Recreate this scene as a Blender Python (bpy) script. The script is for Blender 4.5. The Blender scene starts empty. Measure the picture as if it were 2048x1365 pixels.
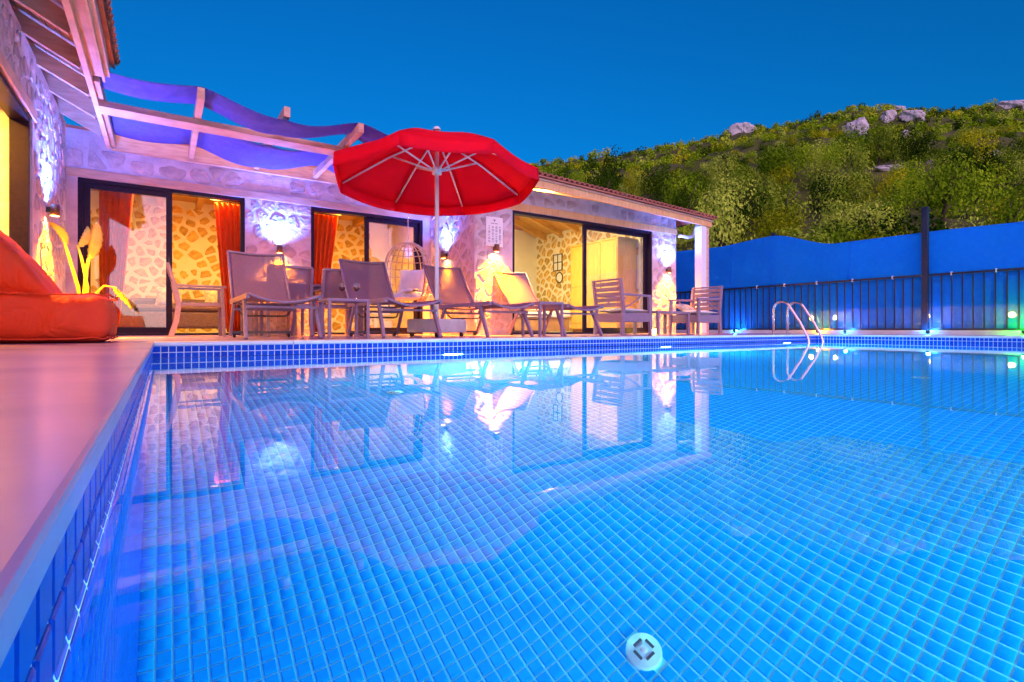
import bpy, bmesh, math, random
import numpy as np
from mathutils import Vector, Matrix

# ------------------------------------------------------------------ scene, camera, sky, sun
scene = bpy.context.scene
col = scene.collection
R = math.radians
random.seed(7)

F_PX, YAW, HORIZON, CAM_Z = 1038.3, 33.96, 658.26, 0.107
cam_data = bpy.data.cameras.new('camera')
cam_data.sensor_width = 36.0
cam_data.lens = 36.0 * F_PX / 2048.0
cam_data.shift_y = -(682.5 - HORIZON) / 2048.0
cam_data.clip_start = 0.02
cam_data.clip_end = 6000
cam = bpy.data.objects.new('camera', cam_data)
cam.location = (0, 0, CAM_Z)
cam.rotation_euler = (R(90), 0, R(-YAW))
col.objects.link(cam)
scene.camera = cam

SUN_AZ = 200.0      # compass-like angle from +Y clockwise: the afterglow is behind the camera
SUN_EL = 2.5
world = bpy.data.worlds.new('World')
scene.world = world
world.use_nodes = True
wn = world.node_tree
wn.nodes.clear()
sky = wn.nodes.new('ShaderNodeTexSky')
sky.sky_type = 'NISHITA'
sky.sun_disc = False
sky.sun_elevation = R(SUN_EL)
sky.sun_rotation = R(SUN_AZ)
sky.altitude = 0
sky.air_density = 1.0
sky.dust_density = 0.6
sky.ozone_density = 6.0
tint = wn.nodes.new('ShaderNodeMix')
tint.data_type = 'RGBA'
tint.blend_type = 'MULTIPLY'
tint.inputs['Factor'].default_value = 1.0
tint.inputs['B'].default_value = (0.12, 0.97, 0.90, 1)
hsv = wn.nodes.new('ShaderNodeHueSaturation')
hsv.inputs['Saturation'].default_value = 1.0
bg = wn.nodes.new('ShaderNodeBackground')
bg.inputs['Strength'].default_value = 0.088
wo = wn.nodes.new('ShaderNodeOutputWorld')
wn.links.new(sky.outputs['Color'], hsv.inputs['Color'])
wn.links.new(hsv.outputs['Color'], tint.inputs['A'])
wn.links.new(tint.outputs['Result'], bg.inputs['Color'])
wn.links.new(bg.outputs['Background'], wo.inputs['Surface'])

sun_d = bpy.data.lights.new('sun', 'SUN')
sun_d.energy = 0.85
sun_d.angle = R(95)
sun_d.color = (1.0, 0.46, 0.68)
sun = bpy.data.objects.new('sun', sun_d)
_az, _el = R(SUN_AZ), R(20)
_dir = Vector((math.sin(_az) * math.cos(_el), math.cos(_az) * math.cos(_el), math.sin(_el)))
sun.rotation_euler = _dir.to_track_quat('Z', 'Y').to_euler()
col.objects.link(sun)

scene.view_settings.view_transform = 'Standard'
scene.view_settings.look = 'None'
scene.view_settings.exposure = 2.5
scene.view_settings.gamma = 1.0
scene.view_settings.use_curve_mapping = False
scene.render.engine = 'CYCLES'
cy = scene.cycles
cy.use_denoising = True
cy.max_bounces = 9
cy.diffuse_bounces = 3
cy.glossy_bounces = 5
cy.transmission_bounces = 7
cy.transparent_max_bounces = 12
cy.sample_clamp_indirect = 4.0
cy.sample_clamp_direct = 0.0
cy.caustics_reflective = False
cy.caustics_refractive = True
cy.blur_glossy = 0.3

# ------------------------------------------------------------------ helpers
def tag(o, label=None, cat=None, group=None, kind=None):
    if label: o['label'] = label
    if cat: o['category'] = cat
    if group: o['group'] = group
    if kind: o['kind'] = kind
    return o

def empty(name, loc=(0, 0, 0), rz=0.0, label=None, cat=None, group=None, parent=None):
    o = bpy.data.objects.new(name, None)
    o.empty_display_size = 0.1
    o.location = loc
    o.rotation_euler = (0, 0, rz)
    col.objects.link(o)
    if parent: o.parent = parent
    return tag(o, label, cat, group)

def link(name, me, parent=None, loc=(0, 0, 0), rot=(0, 0, 0), scale=(1, 1, 1)):
    o = bpy.data.objects.new(name, me)
    o.location = loc
    o.rotation_euler = rot
    o.scale = scale
    col.objects.link(o)
    if parent: o.parent = parent
    return o

def copy_tree(o, parent=None):
    c = o.copy()
    col.objects.link(c)
    c.parent = parent
    for ch in o.children:
        copy_tree(ch, c)
    return c

class MB:
    """collects geometry for one mesh"""
    def __init__(self):
        self.v = []; self.f = []; self.smooth = []
    def add(self, vs, fs, smooth=False):
        n = len(self.v)
        self.v += [tuple(p) for p in vs]
        self.f += [tuple(n + i for i in f) for f in fs]
        self.smooth += [smooth] * len(fs)
        return self
    def box(self, x0, x1, y0, y1, z0, z1, m=None):
        vs = [(x, y, z) for z in (z0, z1) for y in (y0, y1) for x in (x0, x1)]
        if m: vs = [m @ Vector(p) for p in vs]
        return self.add(vs, [(0, 2, 3, 1), (4, 5, 7, 6), (0, 1, 5, 4), (2, 6, 7, 3), (0, 4, 6, 2), (1, 3, 7, 5)])
    def bar(self, a, b, w, h, up=(0, 0, 1)):
        """box beam from a to b, w wide, h high"""
        a = Vector(a); b = Vector(b); d = (b - a).normalized(); up = Vector(up)
        s = d.cross(up)
        if s.length < 1e-5: s = d.cross(Vector((0, 1, 0)))
        s.normalize(); u = s.cross(d).normalized()
        vs = [p + s * (i * w / 2) + u * (j * h / 2) for p in (a, b) for i, j in ((-1, -1), (1, -1), (1, 1), (-1, 1))]
        return self.add(vs, [(3, 2, 1, 0), (4, 5, 6, 7), (0, 1, 5, 4), (1, 2, 6, 5), (2, 3, 7, 6), (3, 0, 4, 7)])
    def tube(self, pts, r, n=10, caps=True, closed=False):
        pts = [Vector(p) for p in pts]
        rs = r if isinstance(r, (list, tuple)) else [r] * len(pts)
        vs = []; fs = []; prev = None; k = len(pts)
        for i, p in enumerate(pts):
            a = pts[(i - 1) % k] if (closed or i > 0) else p
            b = pts[(i + 1) % k] if (closed or i < k - 1) else p
            t = (b - a).normalized()
            if prev is None:
                ref = Vector((0, 0, 1)) if abs(t.z) < .9 else Vector((1, 0, 0))
                s = t.cross(ref).normalized()
            else:
                s = (prev - t * prev.dot(t)).normalized()
            prev = s; u = t.cross(s)
            for j in range(n):
                an = 2 * math.pi * j / n
                vs.append(p + (s * math.cos(an) + u * math.sin(an)) * rs[i])
        m = k if closed else k - 1
        for i in range(m):
            for j in range(n):
                a = i * n + j; b = i * n + (j + 1) % n
                c = ((i + 1) % k) * n + (j + 1) % n; d = ((i + 1) % k) * n + j
                fs.append((a, b, c, d))
        if caps and not closed:
            fs.append(tuple(reversed(range(n)))); fs.append(tuple((k - 1) * n + j for j in range(n)))
        return self.add(vs, fs, True)
    def lathe(self, prof, n=20, c=(0, 0, 0), m=None):
        vs = []; fs = []
        for r, z in prof:
            for j in range(n):
                a = 2 * math.pi * j / n
                p = Vector((c[0] + r * math.cos(a), c[1] + r * math.sin(a), c[2] + z))
                vs.append(m @ p if m else p)
        for i in range(len(prof) - 1):
            for j in range(n):
                fs.append((i * n + j, i * n + (j + 1) % n, (i + 1) * n + (j + 1) % n, (i + 1) * n + j))
        return self.add(vs, fs, True)
    def grid(self, fn, nu, nv, smooth=True):
        vs = [fn(i / nu, j / nv) for j in range(nv + 1) for i in range(nu + 1)]
        fs = [(j * (nu + 1) + i, j * (nu + 1) + i + 1, (j + 1) * (nu + 1) + i + 1, (j + 1) * (nu + 1) + i)
              for j in range(nv) for i in range(nu)]
        return self.add(vs, fs, smooth)
    def mesh(self, name, mat):
        me = bpy.data.meshes.new(name)
        me.from_pydata(self.v, [], self.f)
        if mat: me.materials.append(mat)
        me.polygons.foreach_set('use_smooth', self.smooth)
        me.update()
        return me
    def build(self, name, mat, parent=None, loc=(0, 0, 0), rot=(0, 0, 0), world=False, bevel=0.0, solid=0.0):
        me = self.mesh(name, mat)
        if world and parent is not None:
            p = parent; off = Vector((0, 0, 0))
            while p is not None:
                off += p.location; p = p.parent
            loc = Vector(loc) - off
        o = link(name, me, parent, loc, rot)
        if solid:
            md = o.modifiers.new('thickness', 'SOLIDIFY'); md.thickness = solid; md.offset = 0
        if bevel:
            md = o.modifiers.new('bevel', 'BEVEL'); md.width = bevel; md.segments = 2; md.limit_method = 'ANGLE'
        return o

# ------------------------------------------------------------------ materials
def new_mat(name):
    m = bpy.data.materials.new(name)
    m.use_nodes = True
    nt = m.node_tree
    b = nt.nodes['Principled BSDF']
    return m, nt, b

def noise_mat(name, c1, c2, scale=6.0, rough=0.6, bump=0.0, bscale=None, metallic=0.0, spec=0.5, detail=6, rand=0.0, stretch=None, coord='Object'):
    """two-tone procedural surface with grain and small relief"""
    m, nt, b = new_mat(name)
    tc = nt.nodes.new('ShaderNodeTexCoord')
    src = tc.outputs[coord]
    if stretch:
        mp = nt.nodes.new('ShaderNodeMapping'); mp.inputs['Scale'].default_value = stretch
        nt.links.new(src, mp.inputs['Vector']); src = mp.outputs['Vector']
    n = nt.nodes.new('ShaderNodeTexNoise'); n.inputs['Scale'].default_value = scale; n.inputs['Detail'].default_value = detail
    nt.links.new(src, n.inputs['Vector'])
    r = nt.nodes.new('ShaderNodeValToRGB')
    r.color_ramp.elements[0].position = 0.3; r.color_ramp.elements[0].color = (*c1, 1)
    r.color_ramp.elements[1].position = 0.72; r.color_ramp.elements[1].color = (*c2, 1)
    nt.links.new(n.outputs['Fac'], r.inputs['Fac'])
    out = r.outputs['Color']
    if rand:
        oi = nt.nodes.new('ShaderNodeObjectInfo')
        h = nt.nodes.new('ShaderNodeHueSaturation')
        mr = nt.nodes.new('ShaderNodeMapRange')
        mr.inputs['To Min'].default_value = 1 - rand; mr.inputs['To Max'].default_value = 1 + rand
        nt.links.new(oi.outputs['Random'], mr.inputs['Value'])
        nt.links.new(mr.outputs['Result'], h.inputs['Value'])
        nt.links.new(out, h.inputs['Color']); out = h.outputs['Color']
    nt.links.new(out, b.inputs['Base Color'])
    b.inputs['Roughness'].default_value = rough
    b.inputs['Metallic'].default_value = metallic
    b.inputs['Specular IOR Level'].default_value = spec
    if bump:
        n2 = nt.nodes.new('ShaderNodeTexNoise'); n2.inputs['Scale'].default_value = bscale or scale * 3; n2.inputs['Detail'].default_value = 8
        nt.links.new(src, n2.inputs['Vector'])
        bp = nt.nodes.new('ShaderNodeBump'); bp.inputs['Strength'].default_value = bump; bp.inputs['Distance'].default_value = 0.02
        nt.links.new(n2.outputs['Fac'], bp.inputs['Height'])
        nt.links.new(bp.outputs['Normal'], b.inputs['Normal'])
    return m

def emit_mat(name, colr, strength):
    m, nt, b = new_mat(name)
    b.inputs['Base Color'].default_value = (0, 0, 0, 1)
    b.inputs['Emission Color'].default_value = (*colr, 1)
    b.inputs['Emission Strength'].default_value = strength
    return m

def tile_mat(name, c1, c2, rough=0.2, spec=0.08, pitch=.05):
    """glazed mosaic: every 5 cm tile gets its own slightly different blue"""
    m, nt, b = new_mat(name)
    g = nt.nodes.new('ShaderNodeNewGeometry')
    d = nt.nodes.new('ShaderNodeVectorMath'); d.operation = 'SCALE'; d.inputs['Scale'].default_value = 1 / pitch
    a = nt.nodes.new('ShaderNodeVectorMath'); a.operation = 'ADD'; a.inputs[1].default_value = (.06 / pitch, .4, .48)
    fl = nt.nodes.new('ShaderNodeVectorMath'); fl.operation = 'FLOOR'
    wnz = nt.nodes.new('ShaderNodeTexWhiteNoise')
    r = nt.nodes.new('ShaderNodeMix'); r.data_type = 'RGBA'
    r.inputs['A'].default_value = (*c1, 1); r.inputs['B'].default_value = (*c2, 1)
    nt.links.new(g.outputs['Position'], d.inputs[0]); nt.links.new(d.outputs[0], a.inputs[0]); nt.links.new(a.outputs[0], fl.inputs[0])
    nt.links.new(fl.outputs[0], wnz.inputs['Vector']); nt.links.new(wnz.outputs['Value'], r.inputs['Factor'])
    nt.links.new(r.outputs['Result'], b.inputs['Base Color'])
    b.inputs['Roughness'].default_value = rough
    b.inputs['Specular IOR Level'].default_value = spec
    return m

def fabric_mat(name, c1, c2, trans=0.3, rough=0.8, see=0.0, scale=30.0, bump=0.15, wrinkle=0.0):
    """cloth: diffuse + translucent, optional open mesh"""
    m = noise_mat(name, c1, c2, scale, rough, bump, scale * 6, spec=0.2)
    nt = m.node_tree; b = nt.nodes['Principled BSDF']
    out = nt.nodes['Material Output']
    colr = b.inputs['Base Color'].links[0].from_socket
    sh = b.outputs['BSDF']
    if wrinkle:
        bp = [n for n in nt.nodes if n.type == 'BUMP'][0]
        tc = nt.nodes.new('ShaderNodeTexCoord')
        w = nt.nodes.new('ShaderNodeTexNoise'); w.inputs['Scale'].default_value = 4.0; w.inputs['Detail'].default_value = 3; w.inputs['Distortion'].default_value = 1.2
        nt.links.new(tc.outputs['Object'], w.inputs['Vector'])
        b2 = nt.nodes.new('ShaderNodeBump'); b2.inputs['Strength'].default_value = wrinkle; b2.inputs['Distance'].default_value = 0.08
        nt.links.new(w.outputs['Fac'], b2.inputs['Height']); nt.links.new(bp.outputs['Normal'], b2.inputs['Normal'])
        nt.links.new(b2.outputs['Normal'], b.inputs['Normal'])
    if trans:
        t = nt.nodes.new('ShaderNodeBsdfTranslucent'); mx = nt.nodes.new('ShaderNodeMixShader'); mx.inputs[0].default_value = trans
        nt.links.new(colr, t.inputs['Color'])
        nt.links.new(sh, mx.inputs[1]); nt.links.new(t.outputs[0], mx.inputs[2]); sh = mx.outputs[0]
    if see:
        t = nt.nodes.new('ShaderNodeBsdfTransparent'); mx = nt.nodes.new('ShaderNodeMixShader'); mx.inputs[0].default_value = see
        nt.links.new(sh, mx.inputs[1]); nt.links.new(t.outputs[0], mx.inputs[2]); sh = mx.outputs[0]
    nt.links.new(sh, out.inputs['Surface'])
    return m

def glass_mat(name, tintc=(1, 1, 1), mirror=1.0, clear=1.0):
    """thin window pane: fresnel reflection over clear transmission"""
    m, nt, b = new_mat(name)
    out = nt.nodes['Material Output']
    nt.nodes.remove(b)
    f = nt.nodes.new('ShaderNodeFresnel'); f.inputs['IOR'].default_value = 1.55
    ge = nt.nodes.new('ShaderNodeNewGeometry')       # the far face of the sheet must not act as a mirror
    io = nt.nodes.new('ShaderNodeMapRange'); io.inputs['To Min'].default_value = 1.55; io.inputs['To Max'].default_value = 1 / 1.55
    nt.links.new(ge.outputs['Backfacing'], io.inputs['Value']); nt.links.new(io.outputs['Result'], f.inputs['IOR'])
    mul = nt.nodes.new('ShaderNodeMath'); mul.operation = 'MULTIPLY_ADD'; mul.inputs[1].default_value = 1.6 * mirror; mul.inputs[2].default_value = 0.03 * mirror; mul.use_clamp = True
    g = nt.nodes.new('ShaderNodeBsdfGlossy'); g.inputs['Roughness'].default_value = 0.015; g.inputs['Color'].default_value = (.95, .95, .95, 1)
    t = nt.nodes.new('ShaderNodeBsdfTransparent'); t.inputs['Color'].default_value = (tintc[0] * clear, tintc[1] * clear, tintc[2] * clear, 1)
    mx = nt.nodes.new('ShaderNodeMixShader')
    nt.links.new(f.outputs[0], mul.inputs[0]); nt.links.new(mul.outputs[0], mx.inputs[0])
    nt.links.new(t.outputs[0], mx.inputs[1]); nt.links.new(g.outputs[0], mx.inputs[2])
    nt.links.new(mx.outputs[0], out.inputs['Surface'])
    return m

M = {}
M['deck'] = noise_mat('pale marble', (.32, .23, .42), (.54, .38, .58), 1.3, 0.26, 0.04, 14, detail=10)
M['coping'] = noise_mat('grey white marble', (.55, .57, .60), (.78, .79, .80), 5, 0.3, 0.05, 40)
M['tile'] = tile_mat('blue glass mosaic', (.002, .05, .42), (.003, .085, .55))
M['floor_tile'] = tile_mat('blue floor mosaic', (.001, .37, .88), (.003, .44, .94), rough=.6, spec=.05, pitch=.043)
M['cover'] = noise_mat('pool lit white plastic', (.40, .78, .80), (.48, .84, .85), 8, .4)  # white covers, the cyan of the pool light put into their colour
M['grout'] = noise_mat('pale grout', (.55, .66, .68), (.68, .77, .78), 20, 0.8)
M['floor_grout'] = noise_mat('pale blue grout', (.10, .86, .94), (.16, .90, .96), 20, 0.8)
M['plaster'] = noise_mat('lime plaster', (.48, .38, .45), (.68, .57, .66), 5, 0.9, 0.9, 16)
M['plaster_in'] = noise_mat('cream plaster', (.78, .72, .56), (.86, .80, .66), 4, 0.8, 0.15, 30)
M['stone'] = noise_mat('washed field stone', (.34, .23, .27), (.60, .47, .51), 7, 0.9, 1.0, 16, rand=.18)
M['stone_in'] = noise_mat('brown field stone', (.42, .24, .05), (.78, .54, .18), 11, 0.9, 0.9, 18, rand=.22)
M['wood'] = noise_mat('pine timber', (.52, .28, .20), (.70, .44, .34), 5, 0.6, 0.15, 30, stretch=(1, 1, 6), rand=.12)
M['wood_in'] = noise_mat('varnished pine', (.52, .27, .06), (.68, .38, .10), 5, 0.5, 0.1, 20, stretch=(1, 5, 5), rand=.1)
M['wood_warmlit'] = noise_mat('warm lit pine timber', (.58, .30, .12), (.76, .45, .20), 5, 0.6, 0.15, 30, stretch=(6, 1, 1), rand=.08)  # same pine, warm lamp light on the right block put into its colour
M['frame'] = noise_mat('dark aluminium', (.012, .006, .02), (.02, .01, .03), 30, 0.4, 0.0, spec=.15)
M['taupe'] = noise_mat('taupe powder coat', (.22, .15, .23), (.28, .20, .29), 40, 0.42, 0.05, 120)
M['darktube'] = noise_mat('dark steel', (.06, .05, .06), (.1, .09, .1), 40, 0.4)
M['sling'] = fabric_mat('taupe sling mesh', (.25, .155, .25), (.30, .19, .30), trans=.25, see=.24, scale=60)
M['red'] = fabric_mat('red canopy', (.90, .004, .035), (.94, .006, .045), trans=.55, scale=3, bump=.1)
M['bean'] = fabric_mat('orange red bean bag', (.84, .06, .015), (.88, .075, .02), trans=0, scale=5, bump=.1, rough=.55, wrinkle=.5)
M['bluecloth'] = fabric_mat('blue shade net', (.03, .10, .60), (.05, .14, .70), trans=.4, scale=14, wrinkle=.35)
M['mauvelit_cloth'] = fabric_mat('violet lit shade net', (.13, .13, .62), (.17, .16, .70), trans=.4, scale=14, wrinkle=.3)  # blue cloth with the purple light on it mixed into the colour
M['bluefence'] = fabric_mat('blue wind screen net', (.005, .26, .93), (.008, .31, .97), trans=.5, see=.05, scale=14, wrinkle=.2)
M['pole_white'] = noise_mat('white painted tube', (.72, .72, .74), (.8, .8, .82), 30, 0.35)
M['base_grey'] = noise_mat('grey concrete', (.48, .47, .46), (.58, .57, .56), 12, 0.7, .1)
M['steel'] = noise_mat('stainless steel', (.62, .60, .58), (.75, .73, .70), 30, 0.16, metallic=1.0)
M['curtain'] = fabric_mat('orange curtain', (.72, .10, .015), (.80, .14, .02), trans=.3, scale=10)
M['curtain_dark'] = fabric_mat('plum curtain', (.20, .03, .04), (.26, .04, .05), trans=.2, scale=10)
M['sofa'] = noise_mat('plum upholstery', (.10, .055, .065), (.16, .09, .10), 30, 0.8, .2)
M['cushion'] = noise_mat('patterned cushion', (.35, .25, .22), (.65, .55, .48), 22, 0.85, .1)
M['white_cushion'] = noise_mat('off white cushion', (.70, .68, .68), (.82, .80, .80), 8, 0.85, .2, 20)
M['cabinet'] = noise_mat('oak cabinet', (.58, .32, .06), (.70, .42, .10), 4, 0.5, .1, 20, stretch=(6, 6, 1))
M['bed'] = noise_mat('brown bed base', (.24, .13, .05), (.34, .19, .08), 8, 0.6)
M['roof'] = noise_mat('terracotta', (.34, .11, .07), (.52, .19, .12), 6, 0.75, .3, rand=.25)
M['black'] = noise_mat('black metal', (.012, .012, .016), (.02, .02, .026), 30, 0.35)
M['iron'] = noise_mat('dark blue painted iron', (.01, .012, .03), (.016, .02, .05), 30, 0.35)
M['white'] = noise_mat('white board', (.78, .78, .80), (.84, .84, .86), 10, 0.5)
M['ink'] = noise_mat('dark print', (.05, .05, .08), (.09, .09, .12), 30, 0.7)
M['copper'] = noise_mat('dark copper', (.16, .08, .04), (.24, .12, .06), 20, .4, metallic=.6)
M['glass'] = glass_mat('door glass', (1, 1, 1), .6)
M['acryl'] = glass_mat('blue tinted acrylic sheet', (.25, .55, .92), 0.5)
M['plant'] = noise_mat('lamp yellow leaf', (.60, .42, .03), (.74, .56, .06), 12, 0.6, .2)  # yellow of the wall lamp put into the leaf colour
M['wicker'] = noise_mat('pale wicker', (.50, .38, .30), (.64, .50, .40), 30, 0.7, .2)
M['wine'] = noise_mat('red wine', (.05, .002, .006), (.06, .003, .008), 10, .05)
M['curb'] = noise_mat('white washed kerb', (.55, .53, .50), (.72, .70, .67), 6, .85, .2)
M['ground'] = noise_mat('dry earth', (.10, .085, .05), (.17, .14, .085), .6, .95, .3, 3)
M['hill'] = noise_mat('hill soil and grass', (.03, .05, .006), (.09, .11, .02), .35, .95, .4, 2)
M['limestone'] = noise_mat('limestone', (.30, .34, .36), (.60, .62, .62), .8, .9, 1.0, 2)
M['trunk'] = noise_mat('bark', (.06, .045, .03), (.11, .085, .06), 8, .9, .5)

def leaf_mat(name, c1, c2):
    m, nt, b = new_mat(name)
    tc = nt.nodes.new('ShaderNodeTexCoord')
    n = nt.nodes.new('ShaderNodeTexNoise'); n.inputs['Scale'].default_value = 1.3; n.inputs['Detail'].default_value = 4
    nt.links.new(tc.outputs['Object'], n.inputs['Vector'])
    oi = nt.nodes.new('ShaderNodeObjectInfo')
    add = nt.nodes.new('ShaderNodeMath'); add.operation = 'ADD'
    mr = nt.nodes.new('ShaderNodeMapRange'); mr.inputs['To Min'].default_value = -.35; mr.inputs['To Max'].default_value = .35
    nt.links.new(oi.outputs['Random'], mr.inputs['Value'])
    nt.links.new(n.outputs['Fac'], add.inputs[0]); nt.links.new(mr.outputs['Result'], add.inputs[1])
    r = nt.nodes.new('ShaderNodeValToRGB')
    r.color_ramp.elements[0].position = .25; r.color_ramp.elements[0].color = (*c1, 1)
    r.color_ramp.elements[1].position = .8; r.color_ramp.elements[1].color = (*c2, 1)
    nt.links.new(add.outputs[0], r.inputs['Fac']); nt.links.new(r.outputs['Color'], b.inputs['Base Color'])
    b.inputs['Roughness'].default_value = .9; b.inputs['Specular IOR Level'].default_value = .05
    t = nt.nodes.new('ShaderNodeBsdfTranslucent'); nt.links.new(r.outputs['Color'], t.inputs['Color'])
    mx = nt.nodes.new('ShaderNodeMixShader'); mx.inputs[0].default_value = .15
    nt.links.new(b.outputs[0], mx.inputs[1]); nt.links.new(t.outputs[0], mx.inputs[2])
    nt.links.new(mx.outputs[0], nt.nodes['Material Output'].inputs['Surface'])
    return m
M['leaf_olive'] = leaf_mat('olive leaves', (.13, .25, .008), (.48, .68, .075))
M['leaf_green'] = leaf_mat('maquis leaves', (.06, .16, .003), (.31, .54, .016))
M['leaf_dark'] = leaf_mat('dark evergreen leaves', (.015, .05, .002), (.07, .16, .006))
M['leaf_gold'] = leaf_mat('yellow green leaves', (.16, .24, .003), (.48, .58, .016))
# ------------------------------------------------------------------ ground, deck, pool
PX0, PX1, PY0, PY1 = -0.06, 9.94, -2.616, 4.784
WATER = -0.116
DEPTH = 1.55
FLOOR = WATER - DEPTH
TOP = -0.024
DZ = 0.006
P = 0.05

def ring(mb, x0, x1, y0, y1, X0, X1, Y0, Y1, z, n=1):
    xs = [X0, x0, x1, X1]; ys = [Y0, y0, y1, Y1]
    for i in range(3):
        for j in range(3):
            if i == 1 and j == 1: continue
            mb.add([(xs[i], ys[j], z), (xs[i + 1], ys[j], z), (xs[i + 1], ys[j + 1], z), (xs[i], ys[j + 1], z)], [(0, 1, 2, 3)])

g = MB(); ring(g, -9.5, 11.58, -6, 13.0, -4000, 4000, -4000, 4000, -0.06)
tag(g.build('ground', M['ground']), kind='structure')
CW = 0.28
WX0 = -1.069
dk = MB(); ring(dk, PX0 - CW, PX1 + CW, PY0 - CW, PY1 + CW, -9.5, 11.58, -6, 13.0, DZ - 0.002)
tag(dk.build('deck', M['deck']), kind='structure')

# coping slabs round the pool
cop = tag(empty('pool_coping', (0, 0, 0)), kind='structure')
def coping_slab(x0, x1, y0, y1, mat='coping'):
    g = 0.0015
    MB().box(x0 + g, x1 - g, y0 + g, y1 - g, TOP, DZ).build('coping_slab', M[mat], cop, bevel=0.006)
n = 10
L = (PX1 - PX0) / n
for i in range(n):
    coping_slab(PX0 + i * L, PX0 + (i + 1) * L, PY1 - 0.012, PY1 + CW)
    coping_slab(PX0 + i * L, PX0 + (i + 1) * L, PY0 - CW, PY0 + 0.012)
n = 1
L = (PY1 - PY0 + 2 * CW) / n
for i in range(n):
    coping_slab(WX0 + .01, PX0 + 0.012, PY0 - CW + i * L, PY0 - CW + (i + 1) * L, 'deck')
    coping_slab(PX1 - 0.012, PX1 + CW, PY0 - CW + i * L, PY0 - CW + (i + 1) * L)

T, TH = 0.0437, 0.003
def tile_proto(name, axis, mat, T=T):
    """one tile, centre at origin, face towards axis"""
    h = T / 2; c = h - 0.002
    ring0 = [(-h, -h, 0), (h, -h, 0), (h, h, 0), (-h, h, 0)]
    ring1 = [(-h, -h, TH * .5), (h, -h, TH * .5), (h, h, TH * .5), (-h, h, TH * .5)]
    ring2 = [(-c, -c, TH), (c, -c, TH), (c, c, TH), (-c, c, TH)]
    vs = ring0 + ring1 + ring2
    fs = []
    for a in (0, 4):
        for i in range(4):
            j = (i + 1) % 4
            fs.append((a + i, a + j, a + 4 + j, a + 4 + i))
    fs.append((8, 9, 10, 11))
    if axis == 'z': mm = Matrix.Identity(3)
    elif axis == '-y': mm = Matrix(((1, 0, 0), (0, 0, -1), (0, 1, 0)))
    elif axis == 'y': mm = Matrix(((-1, 0, 0), (0, 0, 1), (0, 1, 0)))
    elif axis == 'x': mm = Matrix(((0, 0, 1), (1, 0, 0), (0, 1, 0)))
    elif axis == '-x': mm = Matrix(((0, 0, -1), (-1, 0, 0), (0, 1, 0)))
    vs = [mm @ Vector(p) for p in vs]
    me = bpy.data.meshes.new(name); me.from_pydata(vs, [], fs); me.materials.append(mat); me.update()
    return me, np.array([tuple(v) for v in vs]), np.array(fs)

def tiles(parent, proto, centers, order, mat, limit=300):
    me, pv, pf = proto
    idx = np.argsort(order)
    for k in idx[:limit]:
        link('tile', me, parent, tuple(centers[k]))
    rest = centers[idx[limit:]]
    if len(rest):
        v = (rest[:, None, :] + pv[None]).reshape(-1, 3)
        f = (np.arange(len(rest))[:, None, None] * len(pv) + pf[None]).reshape(-1, 4)
        m2 = bpy.data.meshes.new('tile_field')
        m2.vertices.add(len(v)); m2.vertices.foreach_set('co', v.ravel())
        m2.loops.add(f.size); m2.loops.foreach_set('vertex_index', f.ravel().astype(np.int32))
        m2.polygons.add(len(f)); m2.polygons.foreach_set('loop_start', np.arange(0, f.size, 4, dtype=np.int32))
        m2.materials.append(mat); m2.update(calc_edges=True)
        o = link('tile_field', m2, parent); tag(o, kind='stuff')

# floor
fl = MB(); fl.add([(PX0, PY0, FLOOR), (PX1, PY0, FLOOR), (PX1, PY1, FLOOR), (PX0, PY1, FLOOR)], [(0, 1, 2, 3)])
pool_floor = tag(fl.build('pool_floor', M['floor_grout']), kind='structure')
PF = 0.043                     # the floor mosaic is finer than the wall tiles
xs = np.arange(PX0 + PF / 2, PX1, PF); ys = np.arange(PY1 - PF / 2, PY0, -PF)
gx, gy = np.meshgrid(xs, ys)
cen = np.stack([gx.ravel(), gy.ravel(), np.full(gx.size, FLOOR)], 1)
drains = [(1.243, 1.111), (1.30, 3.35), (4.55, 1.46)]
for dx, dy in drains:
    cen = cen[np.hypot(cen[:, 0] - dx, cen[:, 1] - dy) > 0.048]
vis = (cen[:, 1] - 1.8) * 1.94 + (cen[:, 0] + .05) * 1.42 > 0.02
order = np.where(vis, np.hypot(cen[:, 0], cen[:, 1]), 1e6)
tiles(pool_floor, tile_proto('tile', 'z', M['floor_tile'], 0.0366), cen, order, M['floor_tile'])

# walls
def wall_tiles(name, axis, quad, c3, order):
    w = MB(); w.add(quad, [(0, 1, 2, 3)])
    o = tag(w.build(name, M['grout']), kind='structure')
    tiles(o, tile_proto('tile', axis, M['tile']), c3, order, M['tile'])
zs = np.arange(TOP - P / 2, FLOOR, -P)
gx, gz = np.meshgrid(np.arange(PX0 + P / 2, PX1, P), zs)
c3 = np.stack([gx.ravel(), np.full(gx.size, PY1), gz.ravel()], 1)
wall_tiles('pool_wall_far', '-y', [(PX0, PY1, FLOOR), (PX1, PY1, FLOOR), (PX1, PY1, TOP), (PX0, PY1, TOP)], c3,
           np.where(c3[:, 2] > WATER - .04, c3[:, 0], 100 + c3[:, 0] - c3[:, 2] * 5))
c3b = c3.copy(); c3b[:, 1] = PY0
wall_tiles('pool_wall_near', 'y', [(PX1, PY0, FLOOR), (PX0, PY0, FLOOR), (PX0, PY0, TOP), (PX1, PY0, TOP)], c3b, c3b[:, 0] * 0 + np.arange(len(c3b)))
gy, gz = np.meshgrid(np.arange(PY1 - P / 2, PY0, -P), zs)
c3 = np.stack([np.full(gy.size, PX0), gy.ravel(), gz.ravel()], 1)
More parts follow.
